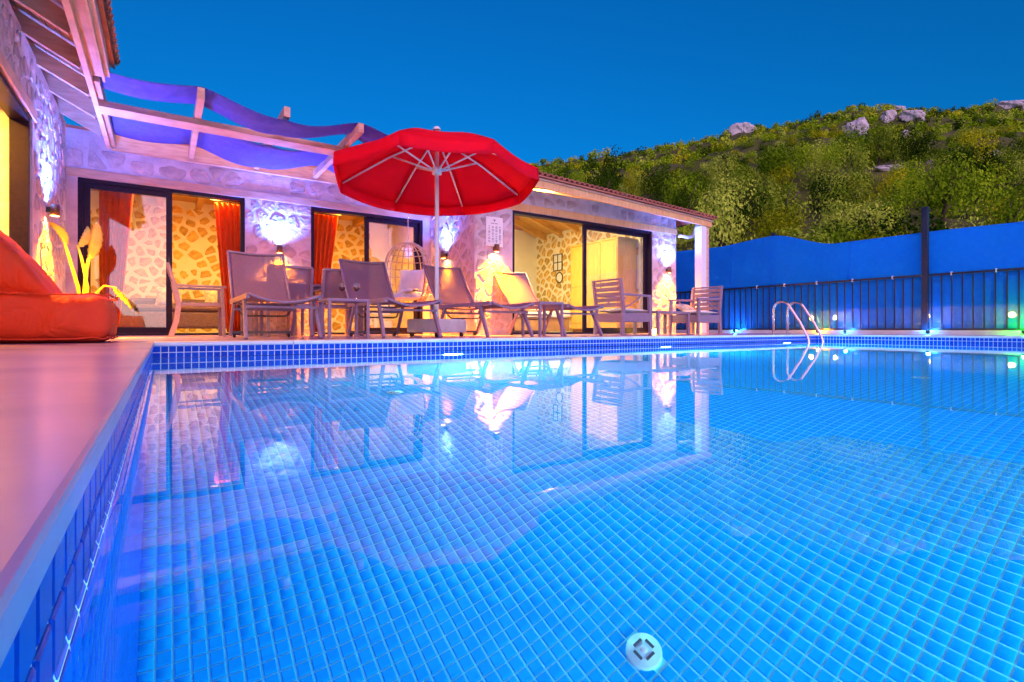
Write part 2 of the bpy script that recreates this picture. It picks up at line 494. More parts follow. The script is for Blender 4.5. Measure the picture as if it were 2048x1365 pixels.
wall_tiles('pool_wall_left', 'x', [(PX0, PY1, FLOOR), (PX0, PY0, FLOOR), (PX0, PY0, TOP), (PX0, PY1, TOP)][::-1], c3,
           np.where((c3[:, 1] > .15), c3[:, 1] + np.where(c3[:, 2] > WATER - .04, 0, 50 - c3[:, 2]), 1e5))
c3b = c3.copy(); c3b[:, 0] = PX1
wall_tiles('pool_wall_right', '-x', [(PX1, PY0, FLOOR), (PX1, PY1, FLOOR), (PX1, PY1, TOP), (PX1, PY0, TOP)][::-1], c3b,
           np.where(c3b[:, 2] > WATER - .04, c3b[:, 1], 100 + c3b[:, 1]))

# water
wm, nt, b = new_mat('pool water')
out = nt.nodes['Material Output']; nt.nodes.remove(b)
gl = nt.nodes.new('ShaderNodeBsdfGlass'); gl.inputs['IOR'].default_value = 1.333; gl.inputs['Roughness'].default_value = 0.0
gl.inputs['Color'].default_value = (.97, .99, 1, 1)
geo = nt.nodes.new('ShaderNodeNewGeometry')
nz = nt.nodes.new('ShaderNodeTexNoise'); nz.inputs['Scale'].default_value = 5.0; nz.inputs['Detail'].default_value = 3
nt.links.new(geo.outputs['Position'], nz.inputs['Vector'])
bp = nt.nodes.new('ShaderNodeBump'); bp.inputs['Strength'].default_value = 0.012; bp.inputs['Distance'].default_value = 0.02
nt.links.new(nz.outputs['Fac'], bp.inputs['Height']); nt.links.new(bp.outputs['Normal'], gl.inputs['Normal'])
nt.links.new(gl.outputs[0], out.inputs['Surface'])
w = MB(); w.add([(PX0 + .001, PY0 + .001, WATER), (PX1 - .001, PY0 + .001, WATER), (PX1 - .001, PY1 - .001, WATER), (PX0 + .001, PY1 - .001, WATER)], [(0, 1, 2, 3)])
def meniscus(pts):
    # the water climbs a few millimetres where it wets the tiles
    for (x, y), (x2, y2), (nx, ny) in pts:
        prof = [(.014, 0), (.009, .0004), (.005, .0014), (.002, .0032), (.0004, .0055)]
        vs = []
        for o_, h_ in prof:
            vs += [(x + nx * o_, y + ny * o_, WATER + h_), (x2 + nx * o_, y2 + ny * o_, WATER + h_)]
        w.add(vs, [(2 * i, 2 * i + 1, 2 * i + 3, 2 * i + 2) for i in range(len(prof) - 1)], True)
w = MB(); w.add([(PX0 + .017, PY0 + .001, WATER), (PX1 - .001, PY0 + .001, WATER), (PX1 - .001, PY1 - .017, WATER), (PX0 + .017, PY1 - .017, WATER)], [(0, 1, 2, 3)])
meniscus([((PX0 + .003, PY0), (PX0 + .003, PY1), (1, 0)), ((PX1, PY1 - .003), (PX0, PY1 - .003), (0, -1))])
tag(w.build('pool_water', wm), kind='structure')

# floor fittings
for (dx, dy), lab in zip(drains, ('round white drain cover on the pool floor nearest the camera',
                                  'round pale inlet cover on the pool floor in front of the loungers',
                                  'round pale inlet cover on the pool floor towards the fence side')):
    d = empty('drain_cover', (dx, dy, FLOOR), 0, lab, 'drain cover', 'covers on the pool floor')
    rr = 0.055
    MB().lathe([(0, .012), (rr * .62, .012), (rr * .66, .010), (rr * .93, .010), (rr, .007), (rr, 0)], 32).build('rim', M['cover'], d)
    MB().lathe([(0, .015), (.010, .015), (.012, .012)], 16).build('screw', M['grout'], d)
    for k in range(4):
        a = k * math.pi / 2
        m4 = Matrix.Rotation(a, 4, 'Z')
        MB().box(.022, .030, -.016, .016, -.0005 + .0118, .0135, m4).build('slot', M['darktube'], d)

# underwater lamps
lamp_e = emit_mat('underwater lamp lens', (.24, .86, 1.0), 1.0)
LAMP_POWER = 260.0
lamp_e.node_tree.nodes['Principled BSDF'].inputs['Emission Strength'].default_value = LAMP_POWER
def pool_lamp(x, y, z, ry, label):
    d = empty('pool_lamp', (x, y, z), ry, label, 'pool lamp', 'underwater lamps in the pool walls')
    m4 = Matrix.Rotation(R(90), 4, 'X')
    MB().lathe([(.11, 0), (.15, 0), (.15, .012), (.11, .018)], 28, m=m4).build('trim_ring', M['white'], d)
    MB().lathe([(0, .014), (.11, .014)], 28, m=m4).build('lens', lamp_e, d)
for x, lab in ((2.48, 'underwater lamp in the far pool wall below the parasol'), (5.78, 'underwater lamp in the far pool wall below the slatted armchairs'), (8.92, 'underwater lamp in the far pool wall beside the ladder')):
    pool_lamp(x, PY1 - .004, WATER - .72, 0, lab)
for x, lab in ((1.6, 'added unseen underwater lamp in the near pool wall, the one by the left corner'), (5.0, 'added unseen underwater lamp in the middle of the near pool wall'), (8.4, 'added unseen underwater lamp in the near pool wall, the one by the right corner')):
    pool_lamp(x, PY0 + .004, WATER - .72, math.pi, lab)  # near wall lamps added out of view to even out the floor brightness
# ------------------------------------------------------------------ the stone house
WX, YF, Y3, XC, XE = -1.069, 9.066, 7.36, 4.22, 9.25
house = empty('stone_house', (1.5, 9.0, 0), 0, 'single storey plastered stone house with glass sliding doors along the pool deck', 'house')
def hp(name, mb, mat, **k):
    return mb.build(name, M[mat], house, world=True, **k)
def hbox(name, mat, x0, x1, y0, y1, z0, z1, **k):
    return hp(name, MB().box(x0, x1, y0, y1, z0, z1), mat, **k)

rs = random.Random(31)
ST_OUT = dict(mat=M['stone'], depth=.012, cell=.20, mortar=(.025, .075), drop=.10)
ST_IN = dict(mat=M['stone_in'], depth=.016, cell=.205, mortar=(.035, .085), drop=.05)

def clip_poly(poly, px_, py_, nx, ny):
    """keep the side of the line through (px_, py_) that lies against (nx, ny)"""
    out = []
    for a, b_ in zip(poly, poly[1:] + poly[:1]):
        da = (a[0] - px_) * nx + (a[1] - py_) * ny; db = (b_[0] - px_) * nx + (b_[1] - py_) * ny
        if da <= 0: out.append(a)
        if da * db < 0:
            t = da / (da - db); out.append((a[0] + (b_[0] - a[0]) * t, a[1] + (b_[1] - a[1]) * t))
    return out

def stones(parent, o, u, n, wdt, z0, z1, kind, cell=None, mortar=None, drop=None):
    """rubble masonry: irregular stones fitted to each other with mortar between, one mesh each.
    o = corner, u = direction along the wall, n = outward normal"""
    o = Vector(o); u = Vector(u); n = Vector(n); up = Vector((0, 0, 1))
    flip = u.cross(up).dot(n) < 0
    base = Vector((0, 0, 0)); p = parent
    while p is not None: base += p.location; p = p.parent
    cell = cell or kind['cell']; mortar = mortar or kind['mortar']; drop = kind['drop'] if drop is None else drop
    sx, sy = cell * 1.12, cell * .88
    pts_ = []
    rows = max(1, round((z1 - z0) / sy)); cols = max(1, round(wdt / sx))
    for r_ in range(-1, rows + 1):
        for c_ in range(-1, cols + 2):
            pts_.append((((c_ + .5 * (r_ % 2)) + rs.uniform(-.44, .44)) * wdt / cols, z0 + (r_ + .5 + rs.uniform(-.33, .33)) * (z1 - z0) / rows))
    for a in pts_:
        if not (0 < a[0] < wdt and z0 < a[1] < z1) or rs.random() < drop: continue
        m_ = rs.uniform(*mortar) / 2
        poly = [(.008, z0), (wdt - .008, z0), (wdt - .008, z1), (.008, z1)]
        for b_ in pts_:
            dx, dy = b_[0] - a[0], b_[1] - a[1]; L_ = math.hypot(dx, dy)
            if L_ < 1e-6 or L_ > cell * 3: continue
            nx, ny = dx / L_, dy / L_
            h_ = L_ / 2 - m_
            if h_ < .02: h_ = .02
            poly = clip_poly(poly, a[0] + nx * h_, a[1] + ny * h_, nx, ny)
            if len(poly) < 3: break
        if len(poly) < 3: continue
        ar = abs(sum(q[0] * w_[1] - w_[0] * q[1] for q, w_ in zip(poly, poly[1:] + poly[:1]))) / 2
        if ar < .0035: continue
        cxx = sum(q[0] for q in poly) / len(poly); cyy = sum(q[1] for q in poly) / len(poly)
        ol = []
        for q, w_ in zip(poly, poly[1:] + poly[:1]):
            e_ = math.hypot(w_[0] - q[0], w_[1] - q[1])
            ks = (.2, .8) if e_ < .09 else (.14, .5, .86)
            for t in ks:
                j_ = rs.uniform(-.007, .007)
                x_ = q[0] + (w_[0] - q[0]) * t; y_ = q[1] + (w_[1] - q[1]) * t
                ol.append((x_ - cxx + j_, y_ - cyy + rs.uniform(-.007, .007)))
        dep = kind['depth'] * rs.uniform(.6, 1.3); k = len(ol); vs = []
        for s_, d_ in ((1, -.006), (.965, dep * .5), (.84, dep), (.42, dep * rs.uniform(.8, 1.25))):
            for q in ol:
                vs.append(u * (q[0] * s_) + up * (q[1] * s_) + n * (d_ + (rs.uniform(-.25, .25) * dep if d_ > 0 else 0)))
        vs.append(n * dep)
        fs = []
        for r_ in range(3):
            for i_ in range(k):
                j_ = (i_ + 1) % k
                f_ = (r_ * k + i_, r_ * k + j_, (r_ + 1) * k + j_, (r_ + 1) * k + i_)
                fs.append(f_[::-1] if flip else f_)
        for i_ in range(k):
            f_ = (3 * k + i_, 3 * k + (i_ + 1) % k, 4 * k)
            fs.append(f_[::-1] if flip else f_)
        me = bpy.data.meshes.new('stone'); me.from_pydata([tuple(v) for v in vs], [], fs); me.materials.append(kind['mat']); me.update()
        link('stone', me, parent, o + u * cxx + up * (cyy - o.z) - base)

# -- outer walls
wing = hp('wall', MB().box(WX - .3, WX, 6.93, YF + .3, -.05, 2.86).box(WX - .3, WX, 3.4, 6.93, 2.25, 2.86).box(WX - .3, WX, 2.62, 3.4, -.05, 2.86), 'plaster')
hbox('wall', 'plaster', -5.4, WX, 2.3, 2.6, -.05, 2.86)
stones(wing, (WX, 7.0, 0), (0, 1, 0), (1, 0, 0), YF - 7.05, .05, 2.75, ST_OUT)
stones(wing, (WX, 3.6, 0), (0, 1, 0), (1, 0, 0), 3.35, 2.32, 2.78, ST_OUT)
front = hp('wall', MB().box(WX, -.948, YF, YF + .3, -.05, 2.157).box(1.072, 2.059, YF, YF + .3, -.05, 2.157).box(4.081, XC, YF, YF + .3, -.05, 2.157)
           .box(WX, XC, YF + .002, YF + .3, 2.157, 2.8), 'plaster')
stones(front, (1.072, YF, 0), (1, 0, 0), (0, -1, 0), .987, .05, 2.13, ST_OUT)
stones(front, (WX, YF + .002, 0), (1, 0, 0), (0, -1, 0), XC - WX, 2.29, 2.56, ST_OUT, cell=.26, drop=.3)
side = hp('wall', MB().box(XC, XC + .3, Y3 + .3, YF + .3, -.05, 2.62), 'plaster')
stones(side, (XC, Y3 + .05, 0), (0, 1, 0), (-1, 0, 0), YF - Y3 - .08, .05, 2.5, ST_OUT)
block = hp('wall', MB().box(XC, 4.967, Y3, Y3 + .3, -.05, 2.145).box(8.498, XE, Y3, Y3 + .3, -.05, 2.145).box(XC, XE, Y3 + .002, Y3 + .3, 2.145, 2.55), 'plaster')
stones(block, (XC, Y3, 0), (1, 0, 0), (0, -1, 0), .74, .05, 2.12, ST_OUT)
stones(block, (8.498, Y3, 0), (1, 0, 0), (0, -1, 0), .74, .05, 2.12, ST_OUT)
stones(block, (XC, Y3 + .002, 0), (1, 0, 0), (0, -1, 0), XE - XC, 2.285, 2.48, ST_OUT)
hbox('wall', 'plaster', XE - .3, XE, Y3 + .3, 12.0, -.05, 2.55)

# -- timber bands over the doors
hbox('lintel', 'wood', WX + .002, XC - .002, YF - .02, YF - .002, 2.160, 2.272, bevel=.004)
hbox('lintel', 'wood_warmlit', XC + .002, XE + .02, Y3 - .02, Y3 - .002, 2.148, 2.270, bevel=.004)
hbox('lintel', 'wood', WX + .002, WX + .02, 3.2, 7.05, 2.19, 2.30, bevel=.004)

# -- rooms behind the doors
hbox('interior_floor', 'deck', WX - .3, XC + .2, YF + .02, 12.2, -.02, .012)
hbox('interior_floor', 'deck', XC + .2, XE, Y3 + .02, 11.6, -.02, .0125)
hbox('interior_floor', 'deck', -5.2, WX - .02, 2.8, 8.9, -.02, .0115)
ib = hbox('interior_wall', 'plaster_in', WX - .3, XC + .4, 12.0, 12.2, 0, 2.7)
stones(ib, (WX - .2, 12.0, 0), (1, 0, 0), (0, -1, 0), 5.4, .05, 2.5, ST_IN)
hbox('interior_wall', 'plaster_in', WX - .42, WX - .3, YF + .3, 12.0, 0, 2.7)
hbox('interior_wall', 'plaster_in', XC + .3, XC + .42, Y3 + .3, 12.0, 0, 3.3)
ie = hbox('interior_wall', 'plaster_in', 8.46, XE - .3, Y3 + .3, 11.4, 0, 2.62)
stones(ie, (8.46, 7.7, 0), (0, 1, 0), (-1, 0, 0), 3.65, .05, 2.55, ST_IN)
hbox('interior_wall', 'plaster_in', XC + .42, 8.46, 11.4, 11.55, 0, 3.6)
hbox('interior_wall', 'plaster_in', XC + .31, XE - .3, 11.56, 11.7, 0, 3.7)
wb = hbox('interior_wall', 'plaster_in', -5.2, WX - .3, 8.6, 8.8, 0, 2.9)
stones(wb, (-5.0, 8.6, 0), (1, 0, 0), (0, -1, 0), 3.6, .05, 2.6, ST_IN)
hbox('interior_wall', 'plaster_in', -5.4, -5.2, 2.7, 8.8, 0, 2.9)
hbox('interior_wall', 'plaster_in', -5.2, WX - .3, 2.6, 2.8, 0, 2.9)

# ceilings of boards on beams
def zc(x, y): return min(2.60 + .34 * (8.46 - x), 2.50 + .26 * (y - 6.9))
cl = MB(); cl.grid(lambda a, b_: (XC + .3 + a * (8.5 - XC - .3), Y3 + .28 + b_ * 3.95, zc(XC + .3 + a * (8.5 - XC - .3), Y3 + .28 + b_ * 3.95)), 24, 24, False)
hp('interior_ceiling', cl, 'wood_in')
for yb in (8.35, 9.0, 9.65, 10.3, 10.95):
    mb = MB()
    pts = [(XC + .35 + t * (8.44 - XC - .35) / 12) for t in range(13)]
    for a, b_ in zip(pts[:-1], pts[1:]):
        mb.bar((a, yb, zc(a, yb) - .075), (b_, yb, zc(b_, yb) - .075), .09, .14)
    hp('ceiling_beam', mb, 'wood_in')
hbox('interior_ceiling', 'wood_in', WX - .4, XC + .3, YF + .1, 12.1, 2.60, 2.66)
for x in np.arange(-.7, 4.2, .62):
    hbox('ceiling_beam', 'wood_in', x, x + .1, YF + .3, 12.0, 2.46, 2.60)
hbox('interior_ceiling', 'wood_in', -5.2, WX - .3, 2.8, 8.6, 2.60, 2.66)
for y in np.arange(3.4, 8.5, .7):
    hbox('ceiling_beam', 'wood_in', -5.15, WX - .3, y, y + .1, 2.46, 2.60)

# -- sliding doors: frame, leaf, panes, handle
def sliding_door(ax, a0, a1, mid, plane, head, glass_side, sgn=1, handle=True):
    """ax 'x': the door runs along X in the plane y=plane. ax 'y': along Y in the plane x=plane"""
    def bx(mb, a, b_, d0, d1, z0, z1):
        if ax == 'x': mb.box(a, b_, plane + d0, plane + d1, z0, z1)
        else: mb.box(plane - d1, plane - d0, a, b_, z0, z1)
        return mb
    root = empty('sliding_door', (0, 0, 0), parent=house); root.location = -house.location
    fr = MB()
    bx(fr, a0, a0 + .055, .0, .14, .014, head); bx(fr, a1 - .055, a1, .0, .14, .014, head)
    bx(fr, a0 + .055, a1 - .055, .0, .14, head - .05, head); bx(fr, a0 + .055, a1 - .055, .0, .14, .014, .045)
    fr.build('frame', M['frame'], root)
    for k, (a, b_, on) in enumerate(((a0 + .055, mid + .03, 'l' in glass_side), (mid - .03, a1 - .055, 'r' in glass_side))):
        if not on: continue
        d = .03 if k == 0 else .085
        lf = MB(); w = .075
        bx(lf, a, a + w, d, d + .045, .046, head - .051); bx(lf, b_ - w, b_, d, d + .045, .046, head - .051)
        bx(lf, a + w, b_ - w, d, d + .045, head - .125, head - .051); bx(lf, a + w, b_ - w, d, d + .045, .046, .13)
        leaf = lf.build('door_leaf', M['frame'], root)
        p = MB()
        if ax == 'x': p.box(a + w, b_ - w, plane + d + .02, plane + d + .026, .13, head - .125)
        else: p.box(plane - d - .026, plane - d - .02, a + w, b_ - w, .13, head - .125)
        p.build('pane', M['glass'], root)
        if handle:
            h = MB(); hx = (b_ - w / 2) if k == 0 else (a + w / 2)
            if ax == 'x': h.box(hx - .012, hx + .012, plane + d - .02, plane + d - .001, .95, 1.15)
            else: h.box(plane - d + .001, plane - d + .02, hx - .012, hx + .012, .95, 1.15)
            h.build('handle', M['black'], root)
    return root
sliding_door('x', -.948, 1.072, .09, YF + .02, 2.157, 'l')
sliding_door('x', 2.059, 4.081, 3.035, YF + .02, 2.157, 'r')
sliding_door('x', 4.967, 8.498, 6.71, Y3 + .02, 2.145, 'r')
sliding_door('y', 3.4, 6.93, 5.1, WX - .02, 2.19, 'l')

# -- wing eave: rail, rafters, soffit boards, fascia, tiles
RX, RZ = -.605, 2.57
hbox('eave_rail', 'wood', RX - .025, RX + .025, 2.2, YF - .09, RZ, RZ + .13, bevel=.003)
SL = .53
for y in np.arange(2.25, YF - .2, .70):
    hp('rafter', MB().bar((RX - .02, y, RZ + .10), (WX - .25, y, RZ + .10 + SL * (RX - .02 - WX + .25)), .06, .15), 'wood')
k = 0
for t in np.arange(0, .78, .105):
    x0 = RX + .02 - t; x1 = x0 - .1
    z0 = RZ + .20 + SL * t; z1 = z0 + SL * .1
    mb = MB().add([(x0, 2.1, z0), (x0, YF + .2, z0), (x1, YF + .2, z1), (x1, 2.1, z1), (x0, 2.1, z0 + .02), (x0, YF + .2, z0 + .02), (x1, YF + .2, z1 + .02), (x1, 2.1, z1 + .02)],
                  [(0, 1, 2, 3), (7, 6, 5, 4), (0, 4, 5, 1), (3, 2, 6, 7), (0, 3, 7, 4), (1, 5, 6, 2)])
    hp('soffit_board', mb, 'wood')
hbox('fascia_board', 'wood', -.50, -.475, 2.1, 6.66, 2.60, 2.75, bevel=.003)
hbox('fascia_board', 'wood', -.475, -.44, 2.1, 6.655, 2.66, 2.77)
hbox('soffit_board', 'wood', RX + .027, -.502, 2.1, 6.65, 2.645, 2.665)
MBr = MB().add([(-.40, 2.05, 2.79), (-.40, 6.68, 2.79), (-3.4, 6.68, 4.35), (-3.4, 2.05, 4.35), (-.40, 2.05, 2.76), (-.40, 6.68, 2.76), (-3.4, 6.68, 4.32), (-3.4, 2.05, 4.32)],
               [(0, 1, 2, 3), (7, 6, 5, 4), (0, 4, 5, 1), (1, 5, 6, 2), (2, 6, 7, 3), (3, 7, 4, 0)])
wroof = hp('roof', MBr, 'roof')
hp('roof', MB().add([(-.58, 6.69, 2.84), (-.58, YF + .3, 2.84), (-3.4, YF + .3, 4.3), (-3.4, 6.69, 4.3)], [(0, 1, 2, 3)]), 'roof')
def tile_mesh(length, r):
    mb = MB(); n = 6; vs = []; fs = []
    for j, y in enumerate((0, length)):
        rr = r * (1 if j == 0 else .82)
        for q in (rr, rr - .014):
            for i in range(n + 1):
                a = math.pi * i / n
                vs.append((q * math.cos(a), y, q * math.sin(a)))
    m = n + 1
    for i in range(n):
        fs += [(i, i + 1, 2 * m + i + 1, 2 * m + i), (m + i + 1, m + i, 3 * m + i, 3 * m + i + 1), (i + 1, i, m + i, m + i + 1)]
    me = bpy.data.meshes.new('roof_tile'); me.from_pydata(vs, [], fs); me.materials.append(M['roof']); me.update()
    return me
hp('roof', MB().add([(-3.4, 2.05, 4.36), (-3.4, YF + .3, 4.36), (-6.0, YF + .3, 3.0), (-6.0, 2.05, 3.0)], [(0, 1, 2, 3)]), 'roof')
hp('wall', MB().add([(WX, 2.31, 2.861), (-5.4, 2.31, 2.861), (-5.4, 2.31, 3.25), (-3.4, 2.31, 4.28), (WX, 2.31, 3.10)], [(0, 1, 2, 3, 4)]), 'plaster')
TM = tile_mesh(.42, .052)
off = house.location + wroof.location
for y in np.arange(2.1, 6.65, .115):
    link('roof_tile', TM, wroof, Vector((-.375, y, 2.785)) - off, (R(math.degrees(math.atan(.52))), 0, R(90)))

# -- right block eave
def ze(x): return 2.665 - .034 * (x - 4.6)
EX0, EX1, EY = 4.32, 9.80, 6.85
def strip(name, mat, y0, y1, za, zb, x0=EX0, x1=EX1):
    mb = MB().add([(x0, y0, ze(x0) + za), (x1, y0, ze(x1) + za), (x1, y1, ze(x1) + za), (x0, y1, ze(x0) + za),
                   (x0, y0, ze(x0) + zb), (x1, y0, ze(x1) + zb), (x1, y1, ze(x1) + zb), (x0, y1, ze(x0) + zb)],
                  [(3, 2, 1, 0), (4, 5, 6, 7), (0, 1, 5, 4), (1, 2, 6, 5), (2, 3, 7, 6), (3, 0, 4, 7)])
    return hp(name, mb, mat)
strip('fascia_board', 'wood_warmlit', EY, EY + .035, -.20, -.085)
strip('fascia_board', 'wood', EY - .02, EY + .03, -.083, -.05)
for t in np.arange(0, .50, .105):
    strip('soffit_board', 'wood', EY + .037 + t, EY + .137 + t, -.11 + .2 * t, -.09 + .2 * t)
br = MB()
br.add([(EX0, EY - .06, ze(EX0) - .045), (EX1 + .05, EY - .06, ze(EX1) - .045), (EX1 + .05, EY - .06, ze(EX1) - .02), (EX0, EY - .06, ze(EX0) - .02)], [(0, 1, 2, 3)])
br.add([(EX0, EY - .06, ze(EX0) - .02), (EX1 + .05, EY - .06, ze(EX1) - .02), (8.2, 9.6, 3.25), (EX0, 9.6, 3.35)], [(0, 1, 2, 3)])
br.add([(EX1 + .05, EY - .06, ze(EX1) - .02), (EX1 + .05, 12.2, ze(EX1) - .02), (8.2, 9.6, 3.25)], [(0, 1, 2)])
br.add([(EX0, 9.6, 3.35), (8.2, 9.6, 3.25), (EX1 + .05, 12.2, ze(EX1) - .02), (EX0, 12.2, 2.7)], [(0, 1, 2, 3)])
br.add([(EX0, EY - .06, ze(EX0) - .02), (EX0, 9.6, 3.35), (EX0, 12.2, 2.7), (EX0, EY - .06, 2.4)], [(0, 1, 2, 3)])
broof = hp('roof', br, 'roof')
off = house.location + broof.location
for x in np.arange(EX0 + .1, EX1 + .05, .115):
    link('roof_tile', TM, broof, Vector((x, EY - .075, ze(x) - .018)) - off, (R(15), 0, 0))
# main roof behind the pergola
hp('roof', MB().add([(WX - .4, YF - .0, 2.80), (XC + .1, YF - .0, 2.80), (XC + .1, 12.3, 3.35), (WX - .4, 12.3, 3.35), (WX - .4, YF, 2.84), (XC + .1, YF, 2.84), (XC + .1, 12.3, 3.39), (WX - .4, 12.3, 3.39)],
   [(3, 2, 1, 0), (4, 5, 6, 7), (0, 1, 5, 4), (1, 2, 6, 5), (2, 3, 7, 6), (3, 0, 4, 7)]), 'roof')
# porch post and gutter pipe
hbox('porch_post', 'pole_white', 9.45, 9.62, 6.86, 7.03, .006, ze(9.5) - .21, bevel=.008)
hbox('porch_post', 'wood', 9.63, 9.73, 6.88, 6.98, .006, ze(9.7) - .205, bevel=.004)
hp('gutter_pipe', MB().tube([(9.28, 7.3, 2.12), (9.6, 7.3, 2.12), (9.72, 7.3, 2.15), (9.78, 7.3, 2.25), (9.78, 7.2, 2.42)], .035, 10), 'pole_white')

# ------------------------------------------------------------------ pergola and shade cloths
perg = empty('pergola', (1.8, 8.0, 0), 0, 'timber pergola of long beams and short rafters between the wing eave and the block', 'pergola')
MB().box(RX + .027, XC - .003, 7.2, 7.46, 2.535, 2.605).build('beam', M['wood'], perg, world=True, bevel=.004)
MB().box(RX + .027, XC - .003, YF - .08, YF - .004, 2.575, 2.79).build('beam', M['wood'], perg, world=True, bevel=.004)
RAF = (.35, 1.22, 2.10, 2.98, 3.80)
for x in RAF:
    MB().box(x - .035, x + .035, 6.55, YF - .082, 2.607, 2.725).build('rafter', M['wood'], perg, world=True, bevel=.004)
MB().box(RX + .027, RX + .075, 6.70, YF - .085, 2.607, 2.73).build('ledger', M['wood'], perg, world=True, bevel=.003)
def weave(x):
    ks = [RX + .08] + list(RAF) + [XC]
    zs_ = [2.70, 2.745, 2.575, 2.745, 2.575, 2.745, 2.66]
    for a, b_, z0, z1 in zip(ks[:-1], ks[1:], zs_[:-1], zs_[1:]):
        if a <= x <= b_:
            t = (x - a) / (b_ - a); s = t * t * (3 - 2 * t)
            return z0 + (z1 - z0) * s - .045 * math.sin(math.pi * t)
    return zs_[-1]
def cloth(y0, y1, label):
    mb = MB()
    def fn(a, b_):
        x = RX + .08 + a * (XC - .05 - RX - .08)
        e = .02 * math.sin(x * 4.1) * (1 if b_ < .5 else -1) * abs(b_ - .5) * 2
        return (x, y0 + (y1 - y0) * b_ + e, weave(x) + .012 * math.sin(9 * b_ + x * 3) - .03 * math.sin(math.pi * b_))
    mb.grid(fn, 90, 12)
    o = mb.build('shade_cloth', M['mauvelit_cloth'], solid=.002)
    tag(o, label, 'cloth', 'cloths woven through the pergola')
cloth(6.58, 7.12, 'blue shade cloth woven through the rafter ends on the pool side of the beam')
cloth(7.62, 8.72, 'blue shade cloth sagging between the pergola rafters close to the house wall')
# ------------------------------------------------------------------ lamps
def light(name, kind, loc, colr, power, parent=None, rot=None, size=.03, spot=None, blend=.6):
    d = bpy.data.lights.new(name, kind); d.color = colr; d.energy = power
    if kind == 'SPOT':
        d.spot_size = R(spot); d.spot_blend = blend
    if kind in ('POINT', 'SPOT'): d.shadow_soft_size = size
    if kind == 'AREA': d.shape = 'SQUARE'; d.size = size
    o = bpy.data.objects.new(name, d); o.location = loc
    if rot: o.rotation_euler = rot
    col.objects.link(o)
    if parent: o.parent = parent
    return o
BLUE = (.07, .19, 1.0); WARM = (1.0, .30, .0)
lens_blue = emit_mat('blue lamp lens', (.25, .5, 1.0), 40); lens_warm = emit_mat('warm lamp lens', (1.0, .72, .25), 60)
lens_off = noise_mat('unlit lens', (.3, .3, .3), (.4, .4, .4), 20, .2)
B_UP, W_DN = 70.0, 230.0
def sconce(loc, nrm, label, up=True, bu=1.0, wd=1.0):
    """up and down wall light: loc on the wall face, nrm = outward normal"""
    rz = math.atan2(nrm[1], nrm[0]) - math.pi / 2      # local +y points away from the wall
    s = empty('wall_sconce', loc, rz, label, 'wall lamp', 'up and down wall lamps on the house')
    MB().box(-.025, .025, .002, .045, -.03, .03).build('bracket', M['black'], s, bevel=.004)
    MB().lathe([(.040, -.062), (.043, -.062), (.043, .062), (.040, .062), (.040, -.062)], 22, (0, .082, 0)).build('body', M['copper'], s)
    MB().lathe([(0, .045), (.0395, .045)], 22, (0, .082, 0)).build('upper_lens', lens_blue if up else lens_off, s)
    MB().lathe([(.0395, -.045), (0, -.045)], 22, (0, .082, 0)).build('lower_lens', lens_warm, s)
    if up: light('sconce_up_light', 'SPOT', (0, .14, .07), BLUE, B_UP * bu, s, (R(180 - 3), 0, 0), .03, 150, 1.0)
    light('sconce_down_light', 'SPOT', (0, .12, -.066), WARM, W_DN * wd, s, (R(0), 0, 0), .025, 110, 1.0)
sconce((WX, 7.60, 1.42), (1, 0, 0), 'lit wall lamp beside the orange bean bag on the wing wall', bu=1.3, wd=1.2)
sconce((1.56, YF, 1.385), (0, -1, 0), 'lit wall lamp on the pier between the two left sliding doors')
sconce((XC, 8.33, 1.42), (-1, 0, 0), 'lit wall lamp beside the hanging egg chair', bu=.8, wd=.8)
sconce((4.60, Y3, 1.445), (0, -1, 0), 'wall lamp right under the white price board', up=False, wd=1.5)
sconce((8.93, Y3, 1.36), (0, -1, 0), 'lit wall lamp on the end pier next to the porch post', bu=.8, wd=.9)

# room lights: a ceiling lamp in every room
def room_lamp(loc, colr, power, label):
    s = empty('ceiling_lamp', loc, 0, label, 'ceiling lamp', 'ceiling lamps in the rooms')
    MB().lathe([(.15, 0), (.17, 0), (.17, -.03), (.15, -.035)], 24).build('rim', M['black'], s)
    MB().lathe([(.149, -.028), (0, -.030)], 24).build('lens', emit_mat('room lamp glass', colr, power), s)
room_lamp((.5, 9.62, 2.455), (1.0, .54, .08), 120, 'flat ceiling lamp of the living room just inside the left door')
room_lamp((3.0, 9.62, 2.455), (1.0, .47, .04), 90, 'flat ceiling lamp just inside the door behind the egg chair')
room_lamp((6.2, 8.02, 2.72), (1.0, .80, .30), 200, 'flat ceiling lamp of the bedroom with the wardrobe')
room_lamp((-1.85, 6.0, 2.455), (1.0, .46, .04), 260, 'flat ceiling lamp of the wing room beside the bean bag')

# ------------------------------------------------------------------ price board on the pillar
sb = empty('price_board', (4.59, Y3, 1.48), 0, 'white price board with four columns of small print on the pillar', 'sign')
MB().box(-.165, .165, -.026, -.014, 0, .49).build('board', M['white'], sb, bevel=.004)
for x in (-.13, .13): MB().box(x - .01, x + .01, -.013, 0, .2, .22).build('bracket', M['black'], sb)
pr = MB()
rp = random.Random(3)
for cxx in (-.105, -.035, .035, .105):
    z = .33
    while z > .05:
        w_ = rp.uniform(.012, .024)
        pr.box(cxx - w_, cxx + w_, -.0275, -.0265, z, z + .006); z -= rp.choice((.014, .014, .026))
pr.build('print', M['ink'], sb)
lg = MB()
for a in (-50, -20, 15, 45): 
    q = R(a); lg.bar((0, -.027, .42), (.035 * math.sin(q), -.027, .42 + .035 * math.cos(q)), .002, .006)
lg.box(-.0015, .0015, -.0275, -.0265, .395, .42)
for i in range(11): lg.box(-.07 + i * .0125, -.062 + i * .0125, -.0275, -.0265, .375, .375 + (.012 if i not in (5,) else .001))
